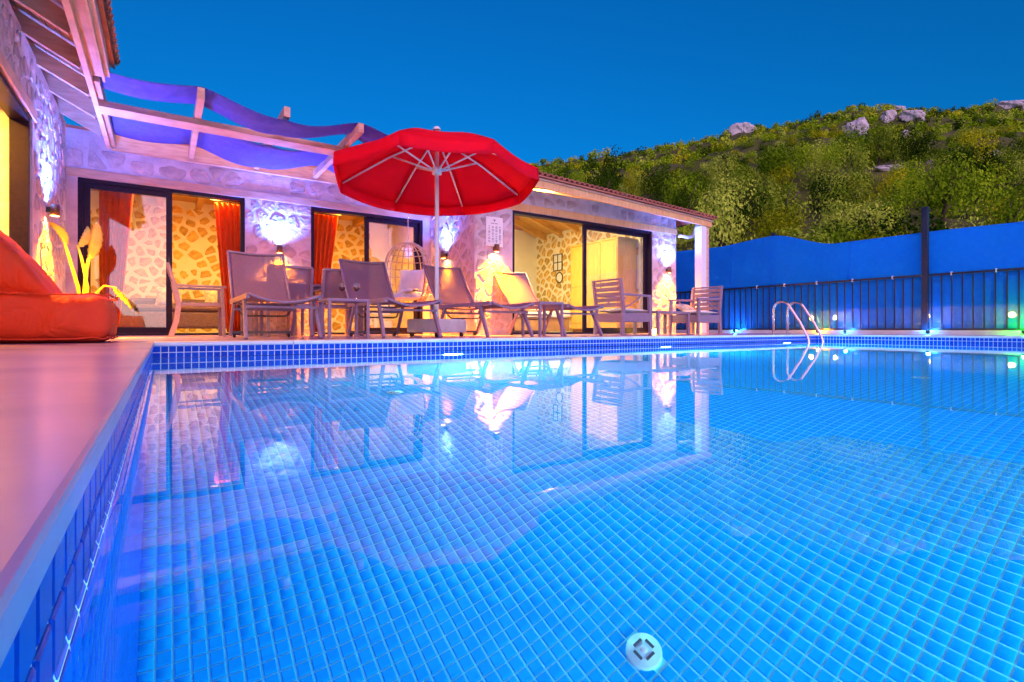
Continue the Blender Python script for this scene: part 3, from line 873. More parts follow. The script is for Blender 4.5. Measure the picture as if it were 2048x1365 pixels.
lg.build('logo', M['ink'], sb)

# ------------------------------------------------------------------ sun loungers
def lounger_proto():
    r = empty('sun_lounger', (0, 0, 0))
    t = M['taupe']; W = .325; Z = .415
    f = MB()
    for s in (-1, 1): f.bar((s * W, -.02, Z), (s * W, 1.42, Z), .035, .05)
    f.tube([(-W, 1.40, Z - .02), (W, 1.40, Z - .02)], .014)
    f.bar((-W, .10, Z - .10), (W, .10, Z - .10), .03, .025)
    f.bar((-W, 1.18, Z - .09), (W, 1.18, Z - .09), .03, .03)
    f.build('frame', t, r, bevel=.005)
    ft = MB(); ft.tube([(-W + W * 2 * i / 16, -.03, Z + .02 - .075 * (1 - (2 * i / 16 - 1) ** 2)) for i in range(17)], .013)
    ft.build('front_bar', t, r)
    for s in (-1, 1):
        m = MB(); m.bar((s * W, .24, Z - .02), (s * (W + .015), .02, 0.004), .032, .05, (0, 1, 0)); m.build('leg', t, r, bevel=.005)
        m = MB(); m.bar((s * W, 1.16, Z - .02), (s * (W + .01), 1.40, 0.03), .032, .05, (0, 1, 0)); m.build('leg', t, r, bevel=.005)
        MB().lathe([(0, -.015), (.03, -.015), (.03, .015), (0, .015)], 14, m=Matrix.Translation((s * (W - .03), 1.40, .031)) @ Matrix.Rotation(R(90), 4, 'Y')).build('wheel', M['black'], r)
    MB().bar((-W, 1.39, .06), (W, 1.39, .06), .03, .03).build('axle_bar', M['darktube'], r)
    u = .27
    MB().tube([(-u, 1.25, Z - .05), (-u - .005, 1.20, Z - .10), (-u + .03, 1.17, Z - .155), (-u + .08, 1.165, Z - .165), (u - .08, 1.165, Z - .165), (u - .03, 1.17, Z - .155), (u + .005, 1.20, Z - .10), (u, 1.25, Z - .05)], .011, 8).build('support_bar', M['darktube'], r)
    sl = MB()
    sl.grid(lambda a, b: (-W + 2 * W * a, -.02 + 1.40 * b, Z + .024 - (.065 * (1 - b) ** 3 + .015) * (1 - (2 * a - 1) ** 2)), 14, 20)
    sl.build('seat_sling', M['sling'], r, solid=.003)
    # back
    y0, z0, y1, z1 = 1.40, Z + .02, 1.88, Z + .65
    bw = .315
    bf = MB()
    for s in (-1, 1): bf.tube([(s * bw, y0, z0), (s * bw, y0 + (y1 - y0) * .5 + .012, z0 + (z1 - z0) * .5 - .01), (s * bw, y1, z1)], .015)
    bf.tube([(-bw + 2 * bw * i / 10, y1 + .0, z1 - .018 * (1 - (2 * i / 10 - 1) ** 2)) for i in range(11)], .015)
    bf.build('back_frame', t, r)
    bs = MB()
    bs.grid(lambda a, b: (-bw + 2 * bw * a, y0 + (y1 - y0) * b + .02 * math.sin(math.pi * b) + .02 * (1 - (2 * a - 1) ** 2), z0 + (z1 - z0) * b - .018 * b * (1 - (2 * a - 1) ** 2)), 12, 14)
    bs.build('back_sling', M['sling'], r, solid=.003)
    ss = MB(); 
    ss.bar((0, y1 - .07, z1 - .085), (0.0001, y1 - .07, z1 - .085), .01, .01)
    MB().tube([(-.24, y0 + .39, z0 + .38), (-.24, 1.36, Z - .10)], .009, 8).build('prop', M['darktube'], r)
    MB().tube([(.24, y0 + .39, z0 + .38), (.24, 1.36, Z - .10)], .009, 8).build('prop', M['darktube'], r)
    return r
LY = 5.42
lp = lounger_proto()
lx = [(.99, 0, 'taupe sling sun lounger nearest the pool corner, left of the wine glass table'),
      (2.34, -.01, 'taupe sling sun lounger between the wine glass table and the parasol'),
      (3.64, .02, 'taupe sling sun lounger right of the parasol pole, in front of the price board pillar'),
      (4.90, 0, 'taupe sling sun lounger farthest right, before the open bedroom door')]
for i, (x, a, lab) in enumerate(lx):
    o = lp if i == 0 else copy_tree(lp)
    o.location = (x, LY + (0, .02, -.01, .03)[i], DZ); o.rotation_euler = (0, 0, a)
    tag(o, lab, 'sun lounger', 'sun loungers along the pool')

def side_table(loc, w, d, h, label):
    s = empty('side_table', loc, 0, label, 'table', 'small side tables between loungers')
    t = .032
    MB().box(-w / 2, w / 2, -d / 2, d / 2, h - .03, h).build('table_top', M['taupe'], s, bevel=.004)
    for sx in (-1, 1):
        for sy in (-1, 1):
            x = sx * (w / 2 - t / 2); y = sy * (d / 2 - t / 2)
            MB().box(x - t / 2, x + t / 2, y - t / 2, y + t / 2, .001, h - .031).build('leg', M['taupe'], s, bevel=.003)
    return s
side_table((1.655, 5.78, DZ), .44, .44, .425, 'small taupe side table holding two glasses of red wine')
side_table((4.28, 5.62, DZ), .40, .42, .46, 'small empty taupe side table between the two right loungers')

def wine_glass(loc, label):
    g = empty('wine_glass', loc, 0, label, 'wine glass', 'wine glasses on the side table')
    gm = M.setdefault('wineglass', glass_mat('glass stemware', (.96, .96, .98), .6))
    MB().lathe([(.0, .001), (.033, .001), (.033, .003), (.006, .006), (.004, .012), (.004, .075), (.008, .083)], 20).build('stem', gm, g)
    MB().lathe([(.008, .083), (.026, .096), (.036, .115), (.038, .135), (.034, .165), (.031, .178)], 20).build('bowl', gm, g)
    MB().lathe([(.0, .0845), (.022, .0965), (.0335, .114), (.0365, .130), (0, .130)], 20).build('wine', M['wine'], g)
wine_glass((1.625, 5.74, DZ + .426), 'red wine glass standing left on the side table')
wine_glass((1.765, 5.68, DZ + .426), 'red wine glass standing right on the side table')

# ------------------------------------------------------------------ parasol
UX, UY = 2.90, 6.02
um = empty('parasol', (UX, UY, DZ), 0, 'large red octagonal parasol with white pole behind the loungers', 'parasol')
tiltM = Matrix.Rotation(R(3.6), 4, Vector((math.cos(R(-25)), math.sin(R(-25)), 0)) * -1)
PIV = Vector((0, 0, 2.05))
def tl(p):
    return PIV + (tiltM.to_3x3() @ (Vector(p) - PIV))
CR, ZR, ZA = 1.30, 2.06, 2.60
ang0 = math.radians(-90 - YAW) + R(-9) * 1        # towards the camera, a little to the left
A8 = [ang0 + k * math.pi / 4 for k in range(8)]
MB().tube([(0, 0, .18), (0, 0, 1.2), (0, 0, 2.62)], .026, 16).build('pole', M['pole_white'], um)
MB().lathe([(0, .02), (.03, .018), (.045, 0), (.05, -.02)], 16, (0, 0, ZA + .055)).build('finial', M['pole_white'], um)
MB().lathe([(.03, -.05), (.06, -.05), (.06, .03), (.03, .05)], 16, (0, 0, 2.12)).build('runner', M['pole_white'], um)
for k in range(8):
    a, b = A8[k], A8[(k + 1) % 8]
    ca, cb = Vector((math.cos(a) * CR, math.sin(a) * CR, ZR)), Vector((math.cos(b) * CR, math.sin(b) * CR, ZR))
    top = Vector((0, 0, ZA))
    pm = MB()
    def fn(u, v):
        # v 0 rim .. 1 apex ; panel sags between the ribs
        e = ca.lerp(cb, u); p = e.lerp(top, v * .93)
        p.z -= .035 * math.sin(math.pi * u) * (1 - v) - .05 * math.sin(math.pi * v)
        return tl(p)
    pm.grid(fn, 8, 10)
    pm.build('canopy_panel', M['red'], um, solid=.003)
    vm = MB()
    def fv(u, v):
        e = ca.lerp(cb, u); e.z -= .035 * math.sin(math.pi * u)
        q = e.copy(); q.z -= .155 * v; q.x *= 1 + .004 * v; q.y *= 1 + .004 * v
        return tl(q)
    vm.grid(fv, 8, 3)
    vm.build('valance_panel', M['red'], um, solid=.003)
    dr = Vector((math.cos(a), math.sin(a), 0))
    r0 = tl(dr * .05 + Vector((0, 0, ZA - .05))); r1 = tl(dr * (CR - .02) + Vector((0, 0, ZR - .02)))
    mid = (r0 + r1) / 2; mid.z += .03
    MB().tube([r0, mid, r1], .012, 8).build('rib', M['pole_white'], um)
    pt = tl(dr * .60 + Vector((0, 0, ZR + (ZA - ZR) * (1 - .60 / CR) - .005)))
    MB().tube([dr * .05 + Vector((0, 0, 2.12)), pt], .011, 8).build('strut', M['pole_white'], um)
pm = MB()
pm.grid(lambda u, v: tl((.20 * math.cos(2 * math.pi * u) * (1 - v * .95), .20 * math.sin(2 * math.pi * u) * (1 - v * .95), ZA - .055 + .09 * v)), 16, 4)
pm.build('vent_cap', M['red'], um, solid=.003)
bs = empty('base', (0, 0, 0), R(20), parent=um)
MB().box(-.27, .27, -.27, .27, .055, .225).build('block', M['base_grey'], bs, bevel=.02)
for sx in (-1, 1):
    for sy in (-1, 1):
        MB().lathe([(0, -.014), (.027, -.014), (.027, .014), (0, .014)], 14, m=Matrix.Translation((sx * .22, sy * .22, .028)) @ Matrix.Rotation(R(90), 4, 'Y')).build('castor', M['black'], bs)

# ------------------------------------------------------------------ dining set
def dining_chair():
    r = empty('dining_chair', (0, 0, 0)); t = M['taupe']; w = .27
    for s in (-1, 1):
        m = MB(); pts = [(s * w, -.33, .002), (s * w, -.27, .20), (s * w, -.245, .42), (s * w, -.30, .70), (s * w, -.36, .92)]
        for a, b in zip(pts[:-1], pts[1:]): m.bar(a, b, .04, .035 + .02 * (a[2] < .5), (0, 1, 0))
        m.build('rear_leg', t, r)
        MB().bar((s * w, .26, .002), (s * w, .24, .64), .04, .04, (0, 1, 0)).build('leg', t, r, bevel=.004)
        MB().bar((s * w, -.29, .655), (s * w, .29, .655), .05, .028).build('armrest', t, r, bevel=.005)
    sm = MB(); sm.box(-w, w, -.25, .26, .40, .44); sm.build('seat_frame', t, r, bevel=.005)
    bs_ = MB(); bs_.grid(lambda a, b: (-w + .02 + (2 * w - .04) * a, -.25 - .11 * b - .0 * a, .46 + .46 * b), 8, 8); bs_.build('back_sling', M['sling'], r, solid=.004)
    MB().bar((-w, -.362, .925), (w, -.362, .925), .03, .03).build('top_rail', t, r)
    ss_ = MB(); ss_.grid(lambda a, b: (-w + .02 + (2 * w - .04) * a, -.24 + .48 * b, .447), 4, 4); ss_.build('seat_sling', M['sling'], r, solid=.004)
    return r
dc = dining_chair()
spots = [((.42, 8.12), -90, 'taupe sling dining chair at the left end of the dining table, seen from the side'),
         ((1.42, 7.72), 0, 'taupe sling dining chair with its back to the pool, behind the nearest lounger'),
         ((2.12, 7.75), 0, 'taupe sling dining chair with its back to the pool, behind the wine glasses'),
         ((1.42, 8.72), 180, 'taupe sling dining chair against the house pier, facing the pool')]
for i, ((x, y), a, lab) in enumerate(spots):
    o = dc if i == 0 else copy_tree(dc)
    o.location = (x, y, DZ); o.rotation_euler = (0, 0, R(a)); tag(o, lab, 'chair', 'chairs round the dining table')
dt = empty('dining_table', (1.75, 8.2, DZ), 0, 'brown dining table between the sling chairs in front of the pier', 'table')
MB().box(-.85, .85, -.42, .42, .71, .745).build('table_top', M['taupe'], dt, bevel=.005)
MB().box(-.78, .78, -.36, .36, .64, .708).build('apron', M['taupe'], dt)
for sx in (-1, 1):
    for sy in (-1, 1):
        x, y = sx * .76, sy * .34
        MB().box(x - .035, x + .035, y - .035, y + .035, .002, .639).build('leg', M['taupe'], dt, bevel=.004)
def tumbler(loc, label, h=.1):
    g = empty('drinking_glass', loc, 0, label, 'drinking glass', 'glasses on the dining table')
    MB().lathe([(0, .002), (.028, .002), (.034, h), (.032, h), (.027, .006), (0, .006)], 18).build('body', M['wineglass'], g)
tumbler((1.55, 8.05, DZ + .746), 'clear drinking glass in the middle of the dining table')
tumbler((2.42, 8.1, DZ + .746), 'clear drinking glass at the right end of the dining table', .13)

# ------------------------------------------------------------------ hanging egg chair
EC = Vector((3.42, 8.2, 0))
eg = empty('hanging_egg_chair', EC, 0, 'wicker hanging egg chair with white cushions in front of the right glass door', 'chair')
eg.rotation_euler = (0, 0, R(-YAW - 8))
ez, ea, eh = 1.0, .40, .54          # centre height, radius, half height
def ep(th, ph):  # th around from the opening (-y), ph -90..90
    q = math.cos(ph) ** .75
    return Vector((ea * q * math.sin(th), -ea * q * math.cos(th) * .92, ez + eh * math.sin(ph)))
wk = MB(); OPEN = R(62)
for k in range(15):
    th = OPEN + (2 * math.pi - 2 * OPEN) * k / 14
    wk.tube([ep(th, R(-84 + 168 * i / 14)) for i in range(15)], .010, 6)
for k in range(11):
    ph = R(-70 + 140 * k / 10)
    wk.tube([ep(OPEN + (2 * math.pi - 2 * OPEN) * i / 22, ph) for i in range(23)], .009, 6)
wk.build('basket', M['wicker'], eg)
MB().tube([ep(OPEN, R(-84 + 168 * i / 16)) for i in range(17)] + [ep(-OPEN, R(84 - 168 * i / 16)) for i in range(17)], .018, 8, closed=True).build('rim', M['wicker'], eg)
ch = MB()
for i in range(24):
    z = 1.53 + i * .042
    a = 0 if i % 2 else R(90)
    ch.tube([(math.cos(a) * .010 * math.cos(q), math.sin(a) * .010 * math.cos(q), z + .024 * math.sin(q)) for q in [2 * math.pi * j / 10 for j in range(10)]], .0035, 5, closed=True)
ch.build('chain', M['steel'], eg)
def pillow(mb, c, sx, sy, sz, rx=0, n=12):
    mm = Matrix.Translation(c) @ Matrix.Rotation(rx, 4, 'X')
    for s in (1, -1):
        mb.grid(lambda a, b: mm @ Vector(((a - .5) * sx * (1 - .10 * math.sin(math.pi * b)), (b - .5) * sy * (1 - .10 * math.sin(math.pi * a)), s * sz * .5 * (max(0, math.sin(math.pi * a) * math.sin(math.pi * b))) ** .45)), n, n)
    return mb
pillow(MB(), (0, .02, .66), .62, .60, .16, R(8)).build('seat_cushion', M['white_cushion'], eg)
pillow(MB(), (0, .22, .92), .52, .46, .16, R(75)).build('back_cushion', M['white_cushion'], eg)
tw = MB(); tw.grid(lambda a, b: (-.05 + .2 * a, -.26 + .5 * b, .745 + .03 * math.sin(3 * b) - .10 * max(0, .25 - b)), 6, 10)
tw.build('folded_towel', M['white_cushion'], eg, solid=.01)

# ------------------------------------------------------------------ slatted lounge armchairs and coffee table
def slat_chair():
    r = empty('slatted_armchair', (0, 0, 0)); t = M['taupe']; w = .32
    for s in (-1, 1):
        MB().bar((s * w, -.36, .002), (s * w, -.33, .46), .05, .06, (0, 1, 0)).build('leg', t, r, bevel=.005)
        MB().bar((s * w, -.33, .44), (s * w, -.40, .92), .05, .05, (0, 1, 0)).build('back_post', t, r, bevel=.005)
        MB().bar((s * w, .33, .002), (s * w, .30, .67), .05, .06, (0, 1, 0)).build('leg', t, r, bevel=.005)
        MB().bar((s * w, -.36, .68), (s * w, .36, .665), .065, .035).build('armrest', t, r, bevel=.006)
        br_ = MB(); br_.tube([(s * w, -.34, .45), (s * w, -.18, .50), (s * w, -.02, .58), (s * w, .08, .655)], .014, 8); br_.build('arm_brace', t, r)
        MB().box(s * w - .02, s * w + .02, -.32, .30, .22, .37).build('side_apron', t, r, bevel=.004)
    MB().box(-w + .021, w - .021, .27, .305, .22, .37).build('front_apron', t, r, bevel=.004)
    MB().box(-w + .021, w - .021, -.35, -.315, .22, .36).build('rear_apron', t, r, bevel=.004)
    MB().box(-w + .021, w - .021, -.31, .268, .34, .37).build('seat_board', t, r)
    for k in range(5):
        z = .47 + k * .088; y = -.335 - (z - .46) * .15
        MB().bar((-w + .02, y, z + .035), (w - .02, y, z + .035), .018, .068).build('slat', t, r, bevel=.003)
    MB().bar((-w - .02, -.402, .925), (w + .02, -.402, .925), .05, .03).build('top_rail', t, r, bevel=.004)
    pillow(MB(), (0, -.02, .415), .62, .64, .10).build('seat_cushion', M['white_cushion'], r)
    return r
sc_ = slat_chair()
for i, (x, y, a, lab) in enumerate(((6.66, 6.42, -90, 'slatted taupe armchair with its back to the loungers, left of the coffee table'),
                                    (8.62, 6.42, 90, 'slatted taupe armchair by the porch post, right of the coffee table'))):
    o = sc_ if i == 0 else copy_tree(sc_)
    o.location = (x, y, DZ); o.rotation_euler = (0, 0, R(a)); tag(o, lab, 'armchair', 'slatted armchairs by the right door')
ct = empty('coffee_table', (7.66, 6.42, DZ), 0, 'low taupe coffee table between two slatted armchairs', 'table')
MB().box(-.45, .45, -.30, .30, .375, .42).build('table_top', M['taupe'], ct, bevel=.008)
for sx in (-1, 1):
    for sy in (-1, 1):
        x, y = sx * .42, sy * .27
        MB().bar((x, y, .002), (x * .985, y * .98, .374), .05, .05, (0, 1, 0)).build('leg', M['taupe'], ct, bevel=.004)
bg_ = empty('cushion', (8.64, 6.62, DZ + .44), 0, 'dark patterned cushion lying on the armchair by the porch post', 'cushion')
pillow(MB(), (0, 0, .06), .40, .36, .14, R(30)).build('cover', M['cushion'], bg_)
ln = empty('lantern', (8.28, 7.1, DZ), 0, 'small glowing candle lantern on the deck under the right armchair', 'lantern')
MB().box(-.05, .05, -.05, .05, .002, .012).build('base', M['black'], ln)
MB().box(-.042, .042, -.042, .042, .013, .10).build('glass', emit_mat('candle glow', (1, .55, .05), 14), ln)
MB().add([(-.055, -.055, .101), (.055, -.055, .101), (.055, .055, .101), (-.055, .055, .101), (0, 0, .14)], [(3, 2, 1, 0), (0, 1, 4), (1, 2, 4), (2, 3, 4), (3, 0, 4)]).build('cap', M['black'], ln)

# ------------------------------------------------------------------ bean bag
bb = empty('bean_bag', (-.66, 5.15, DZ), 0, 'big orange red bean bag with a raised back beside the wing door', 'bean bag')
rb = random.Random(5)
def sgnpow(v, p): return math.copysign(abs(v) ** p, v)
def bag(name, x0, x1, hw, zf, zb, e=.62, ends=.16, n=26, m=40, yo=0.0):
    mb = MB()
    def fn(a, b):
        x = x0 + (x1 - x0) * a
        t = min(a, 1 - a) * (x1 - x0)
        k = 1 if t >= ends else max(0.0, (1 - (1 - t / ends) ** 2.6)) ** .5
        th = 2 * math.pi * b
        h0, h1 = zb(a), zf(a)
        w_ = hw(a) * (k * .25 + .75 if k > .3 else k * 2.75)
        y = w_ * sgnpow(math.cos(th), e)
        z = (h0 + h1) / 2 + (h1 - h0) / 2 * k * sgnpow(math.sin(th), e)
        wr = .010 * math.sin(9 * x + 7 * y) + .007 * math.sin(23 * x - 13 * y + 2) + .006 * math.sin(31 * y + 5 * x)
        z += wr * (1 if math.sin(th) > -.3 else 0)
        return (x, y + yo + .008 * math.sin(19 * x + 3 * th), max(z, .001))
    mb.grid(fn, n, m)
    return mb.build(name, M['bean'], bb)
bag('seat', -.42, .37, lambda a: .45 + .0 * a, lambda a: .375 - .03 * a, lambda a: 0.0, e=.45, ends=.13)
def bz(a): 
    return .80 - .46 * max(0, (a - .28) / .72) ** 1.15
bag('backrest', -.42, .03, lambda a: .40 - .05 * (1 - a), bz, lambda a: .30, e=.6, ends=.07)
sm = MB()
for zz, sc in ((.345, .985), (.035, .985)):
    sm.tube([(-.025 + .385 * sgnpow(math.cos(t), .32) * sc, .445 * sgnpow(math.sin(t), .32) * sc, zz + .006 * math.sin(9 * t)) for t in [2 * math.pi * i / 72 for i in range(72)]], .007, 6, closed=True)
sm.build('piping', M['bean'], bb)

# ------------------------------------------------------------------ plant in the corner
pl = empty('potted_plant', (-.78, 7.98, DZ), 0, 'tall plant with two broad folded leaves in the corner lit yellow', 'plant')
MB().lathe([(0, .002), (.11, .002), (.15, .26), (.165, .28), (.15, .29), (.13, .27), (0, .26)], 22).build('pot', M['base_grey'], pl)
def big_leaf(base, tip, wdt, fold, bend, tipb=.0):
    base, tip = Vector(base), Vector(tip); ax = tip - base
    side = Vector((.83, -.56, 0)).normalized(); nn = ax.cross(side).normalized()
    mb = MB()
    def fn(a, b):
        s = a * 2 - 1
        w_ = wdt * (math.sin(math.pi * min(1, b * .97 + .03)) ** .7) * (1 - .25 * b)
        p = base + ax * b + side * (s * w_ * .5) + nn * (abs(s) * fold * w_ + bend * b * b) + Vector((0, 0, -tipb * b ** 3))
        p += nn * .012 * math.sin(40 * b + 6 * s)
        return p
    mb.grid(fn, 8, 18)
    return mb.build('leaf', M['plant'], pl, solid=.003)
def stem(pts, r=.014): MB().tube(pts, [r * (1 - .4 * i / len(pts)) for i in range(len(pts))], 8).build('stem', M['plant'], pl)
stem([(0, 0, .26), (.01, 0, .5), (.03, .01, .8), (.05, .02, .95)], .024)
big_leaf((.05, .02, .93), (.10, .02, 1.42), .19, .35, .03)
stem([(-.01, 0, .26), (-.05, 0, .6), (-.13, -.02, .95), (-.17, -.03, 1.12)], .02)
big_leaf((-.16, -.03, 1.08), (-.30, -.10, 1.40), .13, .5, -.05, .05)
stem([(.02, 0, .26), (.04, 0, .6), (-.02, .03, .95), (-.06, .04, 1.1)], .018)
big_leaf((-.05, .04, 1.08), (.0, .10, 1.36), .15, .5, .05)
stem([(.03, 0, .26), (.10, -.02, .5), (.2, -.05, .62), (.32, -.08, .60)], .014)
big_leaf((.30, -.08, .60), (.48, -.12, .45), .10, .4, .02, .1)

# ------------------------------------------------------------------ furniture seen through the doors
sf = empty('sofa', (.35, 10.9, .012), 0, 'dark plum sofa inside behind the left sliding door', 'sofa')
MB().box(-.85, .85, -.42, .42, .10, .40).build('seat', M['sofa'], sf, bevel=.04)
MB().box(-.85, .85, .26, .46, .38, .64).build('backrest', M['sofa'], sf, bevel=.05)
for s in (-1, 1):
    MB().box(s * .85 - .12, s * .85 + .12, -.44, .46, .10, .58).build('armrest', M['sofa'], sf, bevel=.05)
    for y in (-.36, .38): MB().box(s * .8 - .03, s * .8 + .03, y - .03, y + .03, .001, .099).build('leg', M['black'], sf)
MB().box(-.72, .72, -.44, .25, .40, .50).build('seat_cushion', M['sofa'], sf, bevel=.04)
for x, lab, rz_ in ((-.25, 'patterned throw cushion at the left end of the sofa', -8), (.48, 'patterned throw cushion on the right half of the sofa', 6)):
    c = empty('throw_cushion', (.35 + x, 11.0, .515), R(rz_), lab, 'cushion', 'cushions on the sofa')
    pillow(MB(), (0, .0, .17), .42, .36, .15, R(72)).build('cover', M['cushion'], c)

def curtain(x, y, z0, z1, w_top, w_bot, pull, mat, label, rzc=0):
    c = empty('curtain', (x, y, z0), R(rzc), label, 'curtain', 'curtains inside the doors')
    mb = MB()
    def fn(a, b):
        w_ = w_bot + (w_top - w_bot) * b ** .7
        return (pull * (1 - b) + (a - .5) * w_, .035 * math.sin(a * 6 * 2 * math.pi), b * (z1 - z0))
    mb.grid(fn, 60, 10)
    mb.build('drape', M[mat], c, solid=.002)
    MB().tube([(-w_top / 2 - .05, 0, z1 - z0 + .02), (w_top / 2 + .05, 0, z1 - z0 + .02)], .012, 8).build('rod', M['black'], c)
curtain(.90, YF + .38, .05, 2.12, .44, .24, .08, 'curtain', 'orange curtain gathered at the right jamb of the left door')
curtain(2.36, YF + .38, .05, 2.12, .50, .16, -.14, 'curtain', 'orange curtain tied back at the left jamb of the egg chair door')
curtain(-.55, YF + .38, .05, 2.12, .40, .18, -.08, 'curtain', 'orange curtain behind the closed glass leaf of the left door')
curtain(5.12, Y3 + .42, .05, 2.10, .16, .10, -.05, 'curtain_dark', 'narrow plum curtain at the left jamb of the bedroom door')

wd = empty('wardrobe', (8.16, 8.50, .0125), 0, 'tall oak wardrobe with panel doors inside the right sliding door', 'wardrobe')
MB().box(-.28, .28, -.75, .75, .08, 1.98).build('carcass', M['cabinet'], wd, bevel=.004)
MB().box(-.25, .28, -.72, .72, .001, .079).build('plinth', M['bed'], wd)
MB().box(-.30, .28, -.78, .78, 1.981, 2.02).build('cornice', M['cabinet'], wd, bevel=.006)
for k in range(3):
    y0 = -.74 + k * .495
    d = MB().box(-.302, -.281, y0 + .005, y0 + .485, .10, 1.96).build('door', M['cabinet'], wd, bevel=.003)
    MB().box(-.310, -.303, y0 + .07, y0 + .42, .22, .95).build('panel', M['cabinet'], d, bevel=.003)
    MB().box(-.310, -.303, y0 + .07, y0 + .42, 1.05, 1.86).build('panel', M['cabinet'], d, bevel=.003)
    MB().tube([(-.325, y0 + .45, .95), (-.325, y0 + .45, 1.13)], .006, 8).build('handle', M['black'], d)
bd = empty('bed', (6.9, 10.2, .0125), 0, 'low brown bed with a pale cover inside the bedroom', 'bed')
MB().box(-.9, .9, -1.0, 1.0, .04, .34).build('base', M['bed'], bd, bevel=.01)
MB().box(-.88, .88, -.98, .98, .341, .50).build('mattress', M['white_cushion'], bd, bevel=.04)
cv = MB(); cv.grid(lambda a, b: (-.95 + 1.9 * a, -1.03 + .9 * b, .525 - (.16 * max(0, .08 - b) / .08) + .01 * math.sin(14 * a)), 20, 14)
cv.build('cover', M['plaster_in'], bd, solid=.012)
pf = empty('picture_frame', (8.458, 10.42, 1.60), 0, 'black four part picture frame on the bedroom stone wall', 'picture')
fm = MB()
for y in (-.17, 0, .17): fm.box(-.03, -.006, y - .01, y + .01, 0, .42)
for z in (0, .205, .41): fm.box(-.03, -.006, -.18, .18, z - .0, z + .02)
fm.build('frame', M['black'], pf)
for sy in (-.085, .085):
    for z in (.022, .227): MB().box(-.02, -.008, sy - .072, sy + .072, z, z + .18).build('print', M['white'], pf)
mr_ = empty('wall_mirror', (8.458, 10.36, 1.42), 0, 'small round black rimmed mirror under the picture frame', 'mirror')
mm = Matrix.Rotation(R(-90), 4, 'Y')
MB().tube([(-.02, .13 * math.cos(q), .13 * math.sin(q)) for q in [2 * math.pi * i / 32 for i in range(32)]], .014, 8, closed=True).build('rim', M['black'], mr_)
MB().lathe([(0, .016), (.125, .016)], 32, m=mm).build('glass', M['white'], mr_)
# ------------------------------------------------------------------ pool ladder
ld = empty('pool_ladder', (9.24, PY1 + .1, DZ), 0, 'stainless steel pool ladder with two curved handrails at the far corner', 'ladder')
for s in (-1, 1):
    x = s * .235
    pts = [(x, .17, .002), (x, .17, .40)]
    for i in range(11):
        a = math.pi - i * (math.pi * .80) / 10
        pts.append((x, .02 - .15 * math.cos(math.pi - (math.pi - a)) * 1.0 if False else .02 + .15 * math.cos(math.pi - a), .42 + .16 * math.sin(math.pi - a) if True else 0))
    pts += [(x, -.30, .20), (x, -.42, -.04), (x, -.44, -.12), (x, -.44, -1.15)]
    MB().tube(pts, .0215, 12).build('handrail', M['steel'], ld)
    MB().lathe([(0, .012), (.035, .012), (.045, 0)], 18, (x, .17, .002)).build('flange', M['steel'], ld)
for z in (-.32, -.60, -.88):
    MB().box(-.235, .235, -.47, -.40, z, z + .025).build('step', M['steel'], ld, bevel=.004)

# ------------------------------------------------------------------ fence on the east side
FX = 11.675
kb = MB().box(FX - .16, FX + .12, -6.0, 12.9, -.1, .078).build('kerb_wall', M['curb'], bevel=.01)
tag(kb, 'low whitewashed kerb wall under the dark picket fence', 'wall')
fn_ = empty('picket_fence', (FX, 3.5, .078), 0, 'dark picket railing along the far side of the pool under the blue screen', 'fence')
for z in (.02, 1.015):
    MB().bar((0, -9.0, z), (0, 9.3, z), .04, .035).build('rail', M['iron'], fn_)
pk = MB().box(-.009, .009, -.009, .009, .038, .997).mesh('picket', M['iron'])
for y in np.arange(-4.0, 9.2, .146): link('picket', pk, fn_, (0, y, 0))
for i, (y, x, lab) in enumerate(((9.6, FX + .02, ''), (6.636, FX + .14, ''), (3.667, FX - .06, ''), (.7, FX - .06, ''), (-2.3, FX - .06, ''))):
    MB().box(x - FX - .045, x - FX + .045, y - 3.5 - .045, y - 3.5 + .045, .0, 2.34 - .078).build('post', M['iron'], fn_)
for y in (8.4, 6.95, 6.3, 5.6, 4.9, 4.2, 3.3, 2.7, 2.2):
    MB().box(-.03, .03, y - 3.5 - .006, y - 3.5 + .006, .985, 1.05).build('cable_tie', M['white'], fn_)
KY = [-6, -2.3, .7, 2.0, 3.667, 5.2, 6.636, 8.0, 9.6, 12.5]
KZ = [1.95, 1.98, 1.95, 1.87, 1.90, 1.90, 2.26, 2.19, 2.24, 2.2]
def ztop(y):
    i = max(k for k in range(len(KY) - 1) if KY[k] <= y or k == 0)
    t = (y - KY[i]) / (KY[i + 1] - KY[i]); t = t * t * (3 - 2 * t)
    return KZ[i] + (KZ[i + 1] - KZ[i]) * t
us = MB()
us.grid(lambda a, b: (FX + .05 + .016 * math.sin(a * 60) * math.sin(math.pi * b) + .012 * math.sin(a * 23 + 3 * b) + .006 * math.sin(a * 240 + 5 * b) * (1 - b) + .007 * math.sin(a * 90 - 9 * b), -6 + 18.5 * a, 1.09 + (ztop(-6 + 18.5 * a) - 1.09) * b), 420, 14)
ws_ = us.build('wind_screen', M['bluefence'], solid=.003)
for ys in (-1.0, 1.9, 4.95, 7.6, 10.4):
    MB().tube([(FX + .040, ys + .05 * (1 - b / 8), 1.09 + (ztop(ys) - 1.09) * b / 8) for b in range(9)], .010, 6).build('seam', M['bluefence'], ws_)
tag(ws_, 'bright blue cloth wind screen stretched above the picket railing', 'cloth')
M['lowscreen'] = fabric_mat('blue see through net', (.006, .20, .80), (.010, .24, .88), trans=.5, see=.16, scale=14)
ls = MB()
ls.grid(lambda a, b: (FX + .03 + .006 * math.sin(a * 90), -6 + 18.5 * a, .10 + 1.0 * b), 120, 6)
tag(ls.build('lower_screen', M['lowscreen'], solid=.002), 'thin see-through blue net behind the fence pickets', 'cloth')

